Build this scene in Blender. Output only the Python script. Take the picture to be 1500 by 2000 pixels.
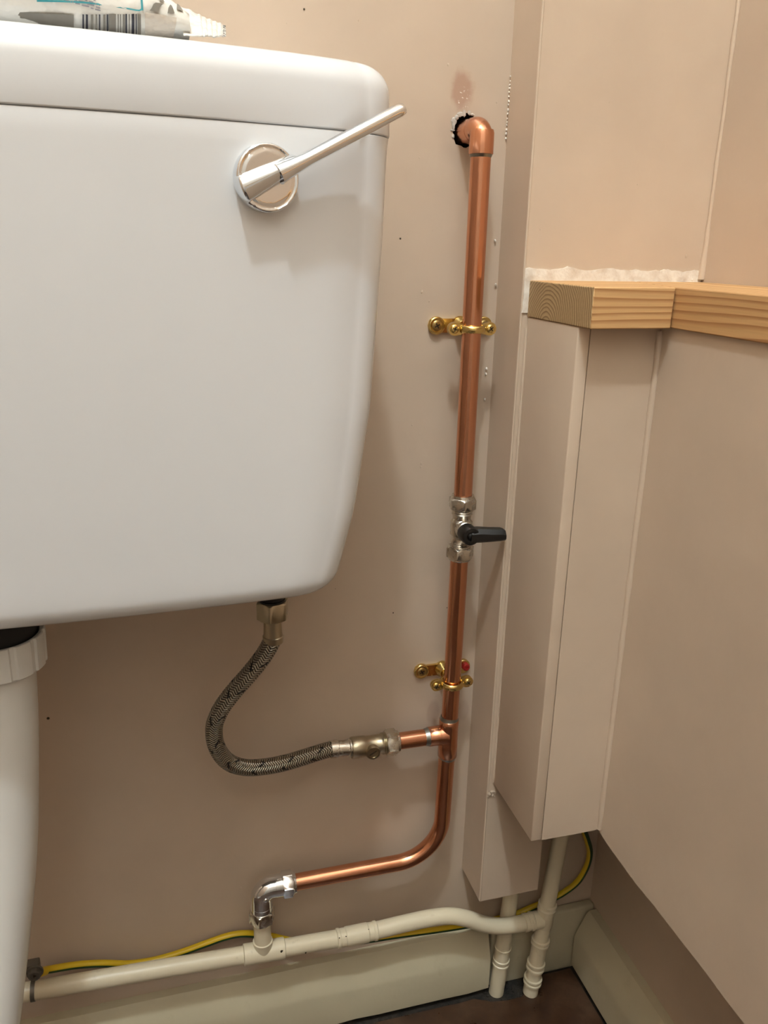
import bpy, bmesh, math, random
from mathutils import Vector, Matrix, geometry, noise
from math import sin, cos, pi, sqrt, radians

for _o in list(bpy.data.objects):
    bpy.data.objects.remove(_o)
SC = bpy.context.scene
COL = SC.collection
random.seed(7)

# ------------------------------------------------------------------ camera
# metres; the back wall is the plane y=0, the floor z=0, x runs to the right
EYE = Vector((0.0, -0.628, 0.75))
FPX = 1597.94
AX = Vector((0.96250656, -0.27048431, 0.02047812))      # camera right
DN = Vector((-0.06493208, -0.30303939, -0.95076335))    # camera down
FW = Vector((0.26337225, 0.91378628, -0.30924051))      # camera forward
cam = bpy.data.cameras.new('camera')
cam.sensor_fit = 'VERTICAL'
cam.sensor_height = 36.0
cam.lens = FPX / 2000.0 * 36.0
cam.clip_start = 0.02
cam_o = bpy.data.objects.new('camera', cam)
COL.objects.link(cam_o)
cam_o.matrix_world = Matrix(((AX.x, -DN.x, -FW.x, EYE.x), (AX.y, -DN.y, -FW.y, EYE.y),
                             (AX.z, -DN.z, -FW.z, EYE.z), (0, 0, 0, 1)))
SC.camera = cam_o

# ------------------------------------------------------------------ light and exposure
W = bpy.data.worlds.new('world')
SC.world = W
W.use_nodes = True
W.node_tree.nodes['Background'].inputs[0].default_value = (1.0, 0.86, 0.72, 1)
W.node_tree.nodes['Background'].inputs[1].default_value = 0.0
SC.view_settings.view_transform = 'Standard'
SC.view_settings.look = 'None'
SC.view_settings.exposure = 0.0
SC.view_settings.gamma = 1.0
SC.view_settings.use_curve_mapping = False
LAMP = Vector((-0.22, -0.92, 2.62))
LAMP_W = 75.0
LAMP_C = (0.83, 0.95, 1.0)
ld = bpy.data.lights.new('ceiling_bulb', 'POINT')
ld.energy = LAMP_W
ld.color = LAMP_C
ld.shadow_soft_size = 0.05
lo = bpy.data.objects.new('ceiling_bulb', ld)
COL.objects.link(lo)
lo.location = LAMP


def P(u, v, y):
    """point of the plane y=const that stands at pixel (u, v) of the 1500x2000 photograph"""
    d = AX * ((u - 750) / FPX) + DN * ((v - 1000) / FPX) + FW
    return EYE + d * ((y - EYE.y) / d.y)


# ------------------------------------------------------------------ materials
def new_mat(name, col, rough=0.5, metal=0.0, spec=0.5, coat=0.0):
    m = bpy.data.materials.new(name)
    m.use_nodes = True
    b = m.node_tree.nodes['Principled BSDF']
    b.inputs['Base Color'].default_value = (*col, 1)
    b.inputs['Roughness'].default_value = rough
    b.inputs['Metallic'].default_value = metal
    b.inputs['Specular IOR Level'].default_value = spec
    b.inputs['Coat Weight'].default_value = coat
    return m


def nd(m, t, **kw):
    n = m.node_tree.nodes.new(t)
    for k, v in kw.items():
        setattr(n, k, v)
    return n


def ln(m, a, b):
    m.node_tree.links.new(a, b)


def bsdf(m):
    return m.node_tree.nodes['Principled BSDF']


def noise_tex(m, scale, detail=3.0, rough=0.5, vec=None, mapping=None):
    n = nd(m, 'ShaderNodeTexNoise')
    n.inputs['Scale'].default_value = scale
    n.inputs['Detail'].default_value = detail
    n.inputs['Roughness'].default_value = rough
    if vec is None:
        tc = nd(m, 'ShaderNodeTexCoord')
        vec = tc.outputs['Object']
    if mapping:
        mp = nd(m, 'ShaderNodeMapping')
        mp.inputs['Scale'].default_value = mapping
        ln(m, vec, mp.inputs[0])
        vec = mp.outputs[0]
    ln(m, vec, n.inputs['Vector'])
    return n.outputs['Fac']


def ramp(m, fac, stops):
    r = nd(m, 'ShaderNodeValToRGB')
    el = r.color_ramp.elements
    while len(el) < len(stops):
        el.new(0.5)
    for e, (p, c) in zip(el, stops):
        e.position = p
        e.color = (*c, 1) if len(c) == 3 else c
    ln(m, fac, r.inputs[0])
    return r.outputs[0]


def mix_rgb(m, fac, a, b, mode='MIX'):
    n = nd(m, 'ShaderNodeMix', data_type='RGBA', blend_type=mode)
    for sock, val in ((n.inputs[0], fac), (n.inputs[6], a), (n.inputs[7], b)):
        if isinstance(val, (int, float)):
            sock.default_value = val
        elif isinstance(val, tuple):
            sock.default_value = (*val, 1)
        else:
            ln(m, val, sock)
    return n.outputs[2]


def math_n(m, op, a, b=None, c=None, clamp=False):
    n = nd(m, 'ShaderNodeMath', operation=op, use_clamp=clamp)
    for i, v in enumerate((a, b, c)):
        if v is None:
            continue
        if isinstance(v, (int, float)):
            n.inputs[i].default_value = v
        else:
            ln(m, v, n.inputs[i])
    return n.outputs[0]


def bump(m, h, strength, dist=0.001, prev=None):
    n = nd(m, 'ShaderNodeBump')
    n.inputs['Strength'].default_value = strength
    n.inputs['Distance'].default_value = dist
    ln(m, h, n.inputs['Height'])
    if prev is not None:
        ln(m, prev, n.inputs['Normal'])
    return n.outputs[0]


def stain_or_shadow(m, centre, radii, rot=0.0, soft=0.35, nscale=60.0, wob=0.25):
    """mask of a blotch with a shape of its own on a wall facing -y (object coordinates are world coordinates)"""
    tc = nd(m, 'ShaderNodeTexCoord')
    sp = nd(m, 'ShaderNodeSeparateXYZ')
    ln(m, tc.outputs['Object'], sp.inputs[0])
    dx = math_n(m, 'DIVIDE', math_n(m, 'SUBTRACT', sp.outputs[0], centre[0]), radii[0])
    dz = math_n(m, 'DIVIDE', math_n(m, 'SUBTRACT', sp.outputs[2], centre[1]), radii[1])
    d = math_n(m, 'SQRT', math_n(m, 'ADD', math_n(m, 'MULTIPLY', dx, dx), math_n(m, 'MULTIPLY', dz, dz)))
    nz = noise_tex(m, nscale, 2)
    d = math_n(m, 'ADD', d, math_n(m, 'MULTIPLY', math_n(m, 'SUBTRACT', nz, 0.5), wob))
    mr = nd(m, 'ShaderNodeMapRange', interpolation_type='SMOOTHSTEP')
    ln(m, d, mr.inputs[0])
    mr.inputs[1].default_value = 1.0 - soft
    mr.inputs[2].default_value = 1.0 + soft
    mr.inputs[3].default_value = 1.0
    mr.inputs[4].default_value = 0.0
    return mr.outputs[0]


def paint(name, col, rough=0.42, blot=0.06, relief=1.0):
    m = new_mat(name, col, rough, spec=0.4)
    b = bsdf(m)
    n1 = noise_tex(m, 9, 4, 0.55)
    n2 = noise_tex(m, 70, 3, 0.5)
    c = ramp(m, n1, [(0.3, tuple(x * (1 - blot) for x in col)), (0.7, tuple(min(1, x * (1 + blot)) for x in col))])
    ln(m, c, b.inputs['Base Color'])
    big = bump(m, noise_tex(m, 26, 3, 0.5), 0.22 * relief, 0.004)
    br = bump(m, noise_tex(m, 260, 2, 0.5, mapping=(1, 1, 0.45)), 0.10 * relief, 0.0006, big)
    fin = bump(m, n2, 0.12 * relief, 0.0015, br)
    ln(m, fin, b.inputs['Normal'])
    return m, c


WALLC = (0.57, 0.449, 0.345)
M = {}
M['wall'], _c = paint('wall_paint', WALLC)
M['trim'], _c = paint('trim_paint', (0.60, 0.472, 0.360), rough=0.40)
# the back wall: the same paint with its stains and filler marks, plus painted bracket shadows
M['back'], _c = paint('back_wall_paint', WALLC)
_b = bsdf(M['back'])
_p = P(902, 178, 0)
_s1 = stain_or_shadow(M['back'], (_p.x, _p.z), (0.0080, 0.0125), soft=0.38, nscale=150.0, wob=0.8)
_c = mix_rgb(M['back'], math_n(M['back'], 'MULTIPLY', _s1, 0.75), _c, (0.40, 0.235, 0.165))
_sp = ramp(M['back'], noise_tex(M['back'], 520, 2, 0.6), [(0.60, (0, 0, 0)), (0.66, (1, 1, 1))])
_p = P(905, 196, 0)
_s2 = stain_or_shadow(M['back'], (_p.x, _p.z), (0.0048, 0.0080), soft=0.3)
_c = mix_rgb(M['back'], math_n(M['back'], 'MULTIPLY', _s2, _sp), _c, (0.85, 0.80, 0.74))
for _u, _v, _rx, _rz, _f in ((846, 1392, 0.0062, 0.0125, 0.35), (905, 1387, 0.0055, 0.0110, 0.30)):  # cast shadows of the lower bracket's ears, painted as dark ovals
    _p = P(_u, _v, 0)
    _c = mix_rgb(M['back'], math_n(M['back'], 'MULTIPLY', stain_or_shadow(M['back'], (_p.x, _p.z), (_rx, _rz), soft=0.25), _f), _c, (0.33, 0.20, 0.15))
_p = P(905, 262, 0)
_s3 = stain_or_shadow(M['back'], (_p.x, _p.z), (0.0205, 0.0215), soft=0.25)
_c = mix_rgb(M['back'], math_n(M['back'], 'MULTIPLY', _s3, 0.22), _c, (0.36, 0.28, 0.23))
ln(M['back'], _c, _b.inputs['Base Color'])

M['cream'], _c = paint('cream_gloss_paint', (0.53, 0.465, 0.325), rough=0.33, blot=0.07, relief=1.3)
_n = ramp(M['cream'], noise_tex(M['cream'], 34, 5, 0.65), [(0.60, (0, 0, 0)), (0.75, (1, 1, 1))])
ln(M['cream'], mix_rgb(M['cream'], math_n(M['cream'], 'MULTIPLY', _n, 0.30), _c, (0.36, 0.30, 0.20)), bsdf(M['cream']).inputs['Base Color'])
M['pipe_cream'], _c = paint('painted_pipe_cream', (0.69, 0.60, 0.435), rough=0.34, blot=0.06, relief=0.9)
_n = ramp(M['pipe_cream'], noise_tex(M['pipe_cream'], 85, 4, 0.65), [(0.63, (0, 0, 0)), (0.72, (1, 1, 1))])
ln(M['pipe_cream'], mix_rgb(M['pipe_cream'], math_n(M['pipe_cream'], 'MULTIPLY', _n, 0.35), _c, (0.42, 0.33, 0.21)), bsdf(M['pipe_cream']).inputs['Base Color'])
M['white_paint'] = new_mat('white_room_paint', (0.80, 0.785, 0.755), 0.5)
M['ceramic'] = new_mat('white_cistern_gloss', (0.745, 0.75, 0.765), 0.13, spec=0.5)
M['white_plastic'] = new_mat('white_pipe_plastic', (0.80, 0.785, 0.75), 0.28)
M['chrome'] = new_mat('polished_chrome', (0.80, 0.83, 0.87), 0.06, 1.0)
ln(M['chrome'], ramp(M['chrome'], noise_tex(M['chrome'], 90, 4), [(0.3, (0.04,) * 3), (0.8, (0.13,) * 3)]), bsdf(M['chrome']).inputs['Roughness'])
M['nickel'] = new_mat('dull_nickel_plate', (0.62, 0.585, 0.52), 0.24, 1.0)
ln(M['nickel'], ramp(M['nickel'], noise_tex(M['nickel'], 160, 4), [(0.3, (0.17,) * 3), (0.75, (0.36,) * 3)]), bsdf(M['nickel']).inputs['Roughness'])
M['bronze_nickel'] = new_mat('warm_tarnished_nickel', (0.46, 0.405, 0.30), 0.30, 1.0)
M['brass'] = new_mat('polished_brass', (0.72, 0.53, 0.20), 0.20, 1.0)
ln(M['brass'], ramp(M['brass'], noise_tex(M['brass'], 220, 4), [(0.3, (0.14,) * 3), (0.75, (0.32,) * 3)]), bsdf(M['brass']).inputs['Roughness'])
M['dark_brass'] = new_mat('dull_brass', (0.42, 0.30, 0.12), 0.3, 1.0)
M['copper'] = new_mat('bright_copper', (0.83, 0.43, 0.28), 0.22, 1.0)
_n = noise_tex(M['copper'], 30, 4, 0.6, mapping=(1, 1, 0.12))
ln(M['copper'], ramp(M['copper'], _n, [(0.25, (0.58, 0.255, 0.140)), (0.75, (0.76, 0.385, 0.245))]), bsdf(M['copper']).inputs['Base Color'])
ln(M['copper'], ramp(M['copper'], noise_tex(M['copper'], 55, 4, 0.6, mapping=(1, 1, 0.3)), [(0.3, (0.12,) * 3), (0.75, (0.23,) * 3)]), bsdf(M['copper']).inputs['Roughness'])
M['solder'] = new_mat('grey_solder', (0.27, 0.26, 0.235), 0.30, 1.0)
M['black'] = new_mat('black_plastic', (0.006, 0.0055, 0.005), 0.36)
M['rubber'] = new_mat('black_rubber', (0.006, 0.006, 0.006), 0.65)
M['grey_metal'] = new_mat('dull_grey_zinc', (0.17, 0.155, 0.135), 0.5, 0.7)
M['slot'] = new_mat('dark_recess', (0.05, 0.037, 0.02), 0.6, 0.5)
M['cavity_shade'] = new_mat('dark_cavity', (0.022, 0.018, 0.015), 0.9)  # hole lining painted near black, standing in for the shade inside
M['red'] = new_mat('red_plug_plastic', (0.34, 0.012, 0.010), 0.4)
M['plaster'] = new_mat('bare_white_filler', (0.83, 0.75, 0.65), 0.8)
ln(M['plaster'], ramp(M['plaster'], noise_tex(M['plaster'], 120, 4, 0.6), [(0.3, (0.70, 0.60, 0.50)), (0.6, (0.88, 0.82, 0.74))]), bsdf(M['plaster']).inputs['Base Color'])
ln(M['plaster'], bump(M['plaster'], noise_tex(M['plaster'], 240, 4), 0.5, 0.0012), bsdf(M['plaster']).inputs['Normal'])
M['grey_plaster'] = new_mat('broken_grey_plaster', (0.47, 0.43, 0.385), 0.9)


def wood(name, grain_axis, centre, spacing, dark=(0.42, 0.205, 0.078), light=(0.66, 0.395, 0.178), wob=0.010):
    m = new_mat(name, light, 0.55, spec=0.35)
    b = bsdf(m)
    tc = nd(m, 'ShaderNodeTexCoord')
    mp = nd(m, 'ShaderNodeMapping')
    sc = (0.12, 1, 1) if grain_axis == 0 else (1, 0.12, 1)
    mp.inputs['Scale'].default_value = sc
    ln(m, tc.outputs['Object'], mp.inputs[0])
    nz = nd(m, 'ShaderNodeTexNoise')
    nz.inputs['Scale'].default_value = 26
    nz.inputs['Detail'].default_value = 2
    ln(m, mp.outputs[0], nz.inputs['Vector'])
    sp = nd(m, 'ShaderNodeSeparateXYZ')
    ln(m, tc.outputs['Object'], sp.inputs[0])
    a = math_n(m, 'SUBTRACT', sp.outputs[1 if grain_axis == 0 else 0], centre[0])
    c = math_n(m, 'SUBTRACT', sp.outputs[2], centre[1])
    r = math_n(m, 'SQRT', math_n(m, 'ADD', math_n(m, 'MULTIPLY', a, a), math_n(m, 'MULTIPLY', c, c)))
    r = math_n(m, 'ADD', r, math_n(m, 'MULTIPLY', math_n(m, 'SUBTRACT', nz.outputs['Fac'], 0.5), wob))
    ph = math_n(m, 'FRACT', math_n(m, 'DIVIDE', r, spacing))
    col = ramp(m, ph, [(0.0, light), (0.45, tuple(x * 0.96 for x in light)), (0.86, dark), (0.94, dark), (1.0, light)])
    fib = noise_tex(m, 420, 3, 0.6, mapping=(0.06, 1, 1) if grain_axis == 0 else (1, 0.06, 1))
    col = mix_rgb(m, 0.45, col, ramp(m, fib, [(0.3, (0.82,) * 3), (0.7, (1.05,) * 3)]), 'MULTIPLY')
    ln(m, col, b.inputs['Base Color'])
    ln(m, bump(m, fib, 0.25, 0.0006), b.inputs['Normal'])
    return m


# the hose: braided strands from the tube's own u (length) and v (girth)
M['braid'] = new_mat('steel_braid', (0.55, 0.52, 0.46), 0.34, 0.9)
_m = M['braid']
_uv = nd(_m, 'ShaderNodeUVMap')
_sp = nd(_m, 'ShaderNodeSeparateXYZ')
ln(_m, _uv.outputs[0], _sp.inputs[0])
_L = math_n(_m, 'MULTIPLY', _sp.outputs[0], 1.0)         # metres along
_G = _sp.outputs[1]                                       # 0..1 around
_a = math_n(_m, 'ADD', math_n(_m, 'MULTIPLY', _L, 460.0), math_n(_m, 'MULTIPLY', _G, 12.0))
_d = math_n(_m, 'SUBTRACT', math_n(_m, 'MULTIPLY', _L, 460.0), math_n(_m, 'MULTIPLY', _G, 12.0))
_wa = math_n(_m, 'SINE', math_n(_m, 'MULTIPLY', _a, 2 * pi))
_wd = math_n(_m, 'SINE', math_n(_m, 'MULTIPLY', _d, 2 * pi))
_sel = math_n(_m, 'GREATER_THAN', math_n(_m, 'SINE', math_n(_m, 'MULTIPLY', _G, 12.0 * pi)), 0.0)
_h = nd(_m, 'ShaderNodeMix', data_type='FLOAT')
ln(_m, _sel, _h.inputs[0]); ln(_m, _wa, _h.inputs[2]); ln(_m, _wd, _h.inputs[3])
_hh = _h.outputs[0]
_col = ramp(_m, math_n(_m, 'MULTIPLY_ADD', _hh, 0.5, 0.5), [(0.2, (0.10, 0.087, 0.066)), (0.8, (0.52, 0.48, 0.41))])
# black tracer threads: one slanting dash per pitch in two of the girth bands
_tr = math_n(_m, 'FRACT', math_n(_m, 'ADD', math_n(_m, 'MULTIPLY', _L, 36.0), math_n(_m, 'MULTIPLY', math_n(_m, 'PINGPONG', math_n(_m, 'MULTIPLY', _G, 6.0), 1.0), 0.42)))
_tm = math_n(_m, 'LESS_THAN', _tr, 0.105)
_bnd = math_n(_m, 'GREATER_THAN', math_n(_m, 'SINE', math_n(_m, 'MULTIPLY_ADD', _G, 6.0 * pi * 2, 0.6)), -0.45)
_tm = math_n(_m, 'MULTIPLY', _tm, _bnd)
ln(_m, mix_rgb(_m, _tm, _col, (0.008, 0.007, 0.007)), bsdf(_m).inputs['Base Color'])
ln(_m, math_n(_m, 'MULTIPLY_ADD', _tm, -0.9, 0.9), bsdf(_m).inputs['Metallic'])
ln(_m, bump(_m, _hh, 0.6, 0.0006), bsdf(_m).inputs['Normal'])

# earth cable: yellow sleeve with a green stripe along one side
M['cable'] = new_mat('yellow_green_sleeve', (0.72, 0.50, 0.02), 0.35)
_m = M['cable']
_uv = nd(_m, 'ShaderNodeUVMap')
_sp = nd(_m, 'ShaderNodeSeparateXYZ')
ln(_m, _uv.outputs[0], _sp.inputs[0])
_g = ramp(_m, _sp.outputs[1], [(0.0, (0.70, 0.47, 0.015)), (0.49, (0.70, 0.47, 0.015)), (0.51, (0.012, 0.06, 0.014)), (0.80, (0.012, 0.06, 0.014)), (0.82, (0.70, 0.47, 0.015))])
ln(_m, _g, bsdf(_m).inputs['Base Color'])

# floor: dark red brown sheet, scuffed
M['floor'] = new_mat('red_brown_floor_sheet', (0.10, 0.045, 0.026), 0.34)
_n = noise_tex(M['floor'], 22, 6, 0.65)
ln(M['floor'], ramp(M['floor'], _n, [(0.28, (0.026, 0.012, 0.006)), (0.52, (0.050, 0.022, 0.010)), (0.78, (0.10, 0.054, 0.030))]), bsdf(M['floor']).inputs['Base Color'])
ln(M['floor'], ramp(M['floor'], noise_tex(M['floor'], 45, 5), [(0.3, (0.25,) * 3), (0.75, (0.55,) * 3)]), bsdf(M['floor']).inputs['Roughness'])
ln(M['floor'], bump(M['floor'], noise_tex(M['floor'], 60, 4), 0.3, 0.002), bsdf(M['floor']).inputs['Normal'])
M['subfloor'] = new_mat('dark_subfloor', (0.05, 0.04, 0.03), 0.85)
ln(M['subfloor'], ramp(M['subfloor'], noise_tex(M['subfloor'], 70, 6, 0.7), [(0.40, (0.008, 0.006, 0.004)), (0.66, (0.035, 0.025, 0.016)), (0.85, (0.14, 0.115, 0.08))]), bsdf(M['subfloor']).inputs['Base Color'])
ln(M['subfloor'], bump(M['subfloor'], noise_tex(M['subfloor'], 130, 5), 0.8, 0.004), bsdf(M['subfloor']).inputs['Normal'])


# ------------------------------------------------------------------ object helpers
def empty(name, loc, label, cat, group=None):
    o = bpy.data.objects.new(name, None)
    o.empty_display_size = 0.02
    COL.objects.link(o)
    o.location = loc
    o['label'] = label
    o['category'] = cat
    if group:
        o['group'] = group
    return o


def origin_of(o):
    v = Vector((0, 0, 0))
    while o is not None:
        v += o.location
        o = o.parent
    return v


class MB:
    """collects shapes in world coordinates and links them as ONE mesh object"""

    def __init__(self):
        self.v, self.f, self.uv = [], [], {}

    def add(self, vs, fs, uvs=None):
        b = len(self.v)
        self.v += [Vector(p) for p in vs]
        for i, f in enumerate(fs):
            if uvs:
                self.uv[len(self.f)] = uvs[i]
            self.f.append([b + k for k in f])
        return self

    def build(self, name, mat, parent=None, label=None, kind=None, sharp=38, smooth=True):
        me = bpy.data.meshes.new(name)
        off = origin_of(parent) if parent else Vector((0, 0, 0))
        me.from_pydata([tuple(p - off) for p in self.v], [], self.f)
        if self.uv:
            uvl = me.uv_layers.new(name='UVMap')
            for pi_, poly in enumerate(me.polygons):
                if pi_ in self.uv:
                    for li, c in zip(poly.loop_indices, self.uv[pi_]):
                        uvl.data[li].uv = c
        me.update()
        bm = bmesh.new()
        bm.from_mesh(me)
        bmesh.ops.recalc_face_normals(bm, faces=bm.faces)
        bm.to_mesh(me)
        bm.free()
        if smooth:
            me.shade_smooth()
            me.set_sharp_from_angle(angle=radians(sharp))
        mats = mat if isinstance(mat, (list, tuple)) else [mat]
        for mm in mats:
            me.materials.append(mm)
        o = bpy.data.objects.new(name, me)
        COL.objects.link(o)
        if parent:
            o.parent = parent
        if label:
            o['label'] = label
        if kind:
            o['kind'] = kind
        return o


def frame(axis):
    a = Vector(axis).normalized()
    t = Vector((0, 0, 1)) if abs(a.z) < 0.9 else Vector((0, -1, 0))
    x = t.cross(a).normalized()
    return x, a.cross(x).normalized(), a


def box(mb, x0, x1, y0, y1, z0, z1, bev=0.0, seg=2):
    bm = bmesh.new()
    bmesh.ops.create_cube(bm, size=1)
    for v in bm.verts:
        v.co = Vector(((x0 + x1) / 2 + v.co.x * (x1 - x0), (y0 + y1) / 2 + v.co.y * (y1 - y0), (z0 + z1) / 2 + v.co.z * (z1 - z0)))
    if bev > 0:
        bmesh.ops.bevel(bm, geom=list(bm.edges), offset=bev, segments=seg, profile=0.5, affect='EDGES')
    bm.verts.index_update()
    mb.add([v.co.copy() for v in bm.verts], [[v.index for v in f.verts] for f in bm.faces])
    bm.free()
    return mb


def catmull(pts, n):
    pts = [Vector(p) for p in pts]
    q = [pts[0] * 2 - pts[1]] + pts + [pts[-1] * 2 - pts[-2]]
    out = []
    for i in range(1, len(q) - 2):
        p0, p1, p2, p3 = q[i - 1:i + 3]
        for k in range(n):
            t = k / n
            out.append(0.5 * ((2 * p1) + (p2 - p0) * t + (2 * p0 - 5 * p1 + 4 * p2 - p3) * t * t + (3 * p1 - p0 - 3 * p2 + p3) * t ** 3))
    out.append(pts[-1])
    return out


def arc_corner(a, c, b, r, n=10):
    """polyline a -> c -> b with the corner at c rounded to radius r"""
    a, c, b = Vector(a), Vector(c), Vector(b)
    d1, d2 = (a - c).normalized(), (b - c).normalized()
    half = d1.angle(d2) / 2
    t = r / math.tan(half)
    ctr = c + (d1 + d2).normalized() * (r / sin(half))
    p1, p2 = c + d1 * t, c + d2 * t
    v1, v2 = p1 - ctr, p2 - ctr
    ang = v1.angle(v2)
    out = []
    for k in range(n + 1):
        s = k / n
        out.append(ctr + (v1 * sin((1 - s) * ang) + v2 * sin(s * ang)) / sin(ang))
    return [a] + out + [b]


def tube(mb, pts, r, n=24, cap=True, uv=False, sq=None):
    """sq=(sx, sy): section scaled on the two frame axes"""
    pts = [Vector(p) for p in pts]
    m = len(pts)
    rs = r if isinstance(r, (list, tuple)) else [r] * m
    tang = []
    for i in range(m):
        a = pts[max(0, i - 1)]
        b = pts[min(m - 1, i + 1)]
        tang.append((b - a).normalized())
    x, y, _ = frame(tang[0])
    vs, ls, L = [], [], 0.0
    for i in range(m):
        if i:
            ax = tang[i - 1].cross(tang[i])
            if ax.length > 1e-7:
                R = Matrix.Rotation(tang[i - 1].angle(tang[i]), 3, ax.normalized())
                x = R @ x
            x = (x - tang[i] * x.dot(tang[i])).normalized()
            L += (pts[i] - pts[i - 1]).length
        y = tang[i].cross(x)
        ls.append(L)
        for k in range(n):
            t = 2 * pi * k / n
            vs.append(pts[i] + x * (cos(t) * rs[i]) + y * (sin(t) * rs[i]))
    fs, us = [], []
    for i in range(m - 1):
        for k in range(n):
            k2 = (k + 1) % n
            fs.append([i * n + k, i * n + k2, (i + 1) * n + k2, (i + 1) * n + k])
            us.append([(ls[i], k / n), (ls[i], (k + 1) / n), (ls[i + 1], (k + 1) / n), (ls[i + 1], k / n)])
    if cap:
        fs += [list(range(n))[::-1], [(m - 1) * n + k for k in range(n)]]
        us += [[(0, 0)] * n, [(0, 0)] * n]
    mb.add(vs, fs, us if uv else None)
    return mb


def lathe(mb, org, axis, prof, n=32, sec=None, th0=0.0, closed=False):
    """prof: list of (distance along the axis, radius); sec(theta, r) may reshape the ring"""
    x, y, a = frame(axis)
    org = Vector(org)
    vs, fs = [], []
    for t, r in prof:
        for k in range(n):
            th = 2 * pi * k / n + th0
            rr = sec(th, r) if sec else r
            vs.append(org + a * t + x * (cos(th) * rr) + y * (sin(th) * rr))
    m = len(prof)
    for i in range(m if closed else m - 1):
        i2 = (i + 1) % m
        for k in range(n):
            k2 = (k + 1) % n
            fs.append([i * n + k, i * n + k2, i2 * n + k2, i2 * n + k])
    if not closed:
        fs += [list(range(n))[::-1], [(m - 1) * n + k for k in range(n)]]
    mb.add(vs, fs)
    return mb


def hexnut(mb, org, axis, t0, t1, af, rot=0.0, collar=0.0, n=48, sides=6):
    """a hexagon nut with turned chamfers; collar > 0 adds a turned rim past t1"""
    h = af / 2
    cr = h / cos(pi / sides)

    def sec(th, r):
        s = pi / sides
        q = ((th + rot) % (2 * s)) - s
        return min(h / cos(q), r)
    c = (cr - h) * 0.62
    prof = [(t0, h * 0.93), (t0, h * 0.985), (t0 + c, cr), (t1 - c, cr), (t1, h * 0.985)]
    if collar:
        prof += [(t1 + 0.0004, h * 0.93), (t1 + collar, h * 0.88), (t1 + collar, h * 0.70)]
    else:
        prof += [(t1, h * 0.93)]
    return lathe(mb, org, axis, prof, n, sec, th0=-rot)


def screw_head(mb, mb2, org, axis, r, h, rot=0.4):
    """domed cross-head screw in mb, its cross recess in mb2"""
    lathe(mb, org, axis, [(0, r), (h * 0.45, r), (h * 0.8, r * 0.86), (h, r * 0.55), (h * 1.04, 0.00005)], 20)
    x, y, a = frame(axis)
    X = x * cos(rot) + y * sin(rot)
    Y = a.cross(X)
    o = Vector(org) + a * (h * 0.88)
    for p, q in ((X, Y), (Y, X)):
        w, l, d = r * 0.13, r * 0.56, h * 0.22
        vs = [o + p * (sx * l) + q * (sy * w) + a * (sz * d) for sz in (0, 1) for sx, sy in ((-1, -1), (1, -1), (1, 1), (-1, 1))]
        mb2.add(vs, [[0, 1, 2, 3], [4, 5, 6, 7], [0, 1, 5, 4], [1, 2, 6, 5], [2, 3, 7, 6], [3, 0, 4, 7]])


def prism(mb, poly, to3, d0, d1):
    """poly in 2-D, to3(p, q, d) -> world; extruded from d0 to d1"""
    n = len(poly)
    vs = [to3(p, q, d0) for p, q in poly] + [to3(p, q, d1) for p, q in poly]
    fs = [list(range(n)), [n + k for k in range(n)][::-1]]
    fs += [[k, (k + 1) % n, n + (k + 1) % n, n + k] for k in range(n)]
    mb.add(vs, fs)
    return mb


# ------------------------------------------------------------------ the room
XR = 0.425          # right wall
XL, YF, ZT = -0.66, -1.55, 2.76
X1, Y1 = 0.2714, -0.047       # narrow pipe boxing: left face, front face
X2, Y2 = 0.2771, -0.1262       # deep pipe boxing
XB = 0.3405                   # face of the boarding along the right wall
ZB1, ZB2, ZB3 = 0.152, 0.2845, 0.2790
ZW0, ZW1 = 0.7012, 0.7278     # pine boards

# back wall with the broken hole the pipe comes through
hole_c = P(909.5, 256, 0)
NH = 30
hole = []
for k in range(NH):
    t = 2 * pi * k / NH
    r = 0.0102 + 0.0014 * noise.noise(Vector((cos(t) * 2.3, sin(t) * 2.3, 4.7))) + 0.0010 * noise.noise(Vector((cos(t) * 7, sin(t) * 7, 1.7)))
    hole.append(Vector((hole_c.x + cos(t) * r * 1.0, hole_c.z + sin(t) * r * 1.12)))
outer = [Vector((XL - 0.06, -0.05)), Vector((XR + 0.06, -0.05)), Vector((XR + 0.06, ZT)), Vector((XL - 0.06, ZT))]
bm = bmesh.new()
ov = [bm.verts.new((p.x, 0, p.y)) for p in outer]
hv = [bm.verts.new((p.x, 0, p.y)) for p in hole]
ed = [bm.edges.new((ov[k], ov[(k + 1) % 4])) for k in range(4)] + [bm.edges.new((hv[k], hv[(k + 1) % NH])) for k in range(NH)]
bmesh.ops.triangle_fill(bm, edges=ed, use_beauty=True, use_dissolve=False)
hb = [bm.verts.new((v.co.x, 0.045, v.co.z)) for v in hv]
for k in range(NH):
    f = bm.faces.new((hv[k], hv[(k + 1) % NH], hb[(k + 1) % NH], hb[k]))
    f.material_index = 1
f = bm.faces.new(hb)
f.material_index = 1
ob = [bm.verts.new((p.x, 0.07, p.y)) for p in outer]
for k in range(4):
    bm.faces.new((ov[k], ov[(k + 1) % 4], ob[(k + 1) % 4], ob[k]))
bm.faces.new(ob)
bmesh.ops.recalc_face_normals(bm, faces=bm.faces)
me = bpy.data.meshes.new('wall_back')
bm.to_mesh(me)
bm.free()
me.materials.append(M['back'])
me.materials.append(M['cavity_shade'])
wall_back = bpy.data.objects.new('wall_back', me)
wall_back['kind'] = 'structure'
COL.objects.link(wall_back)


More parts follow.
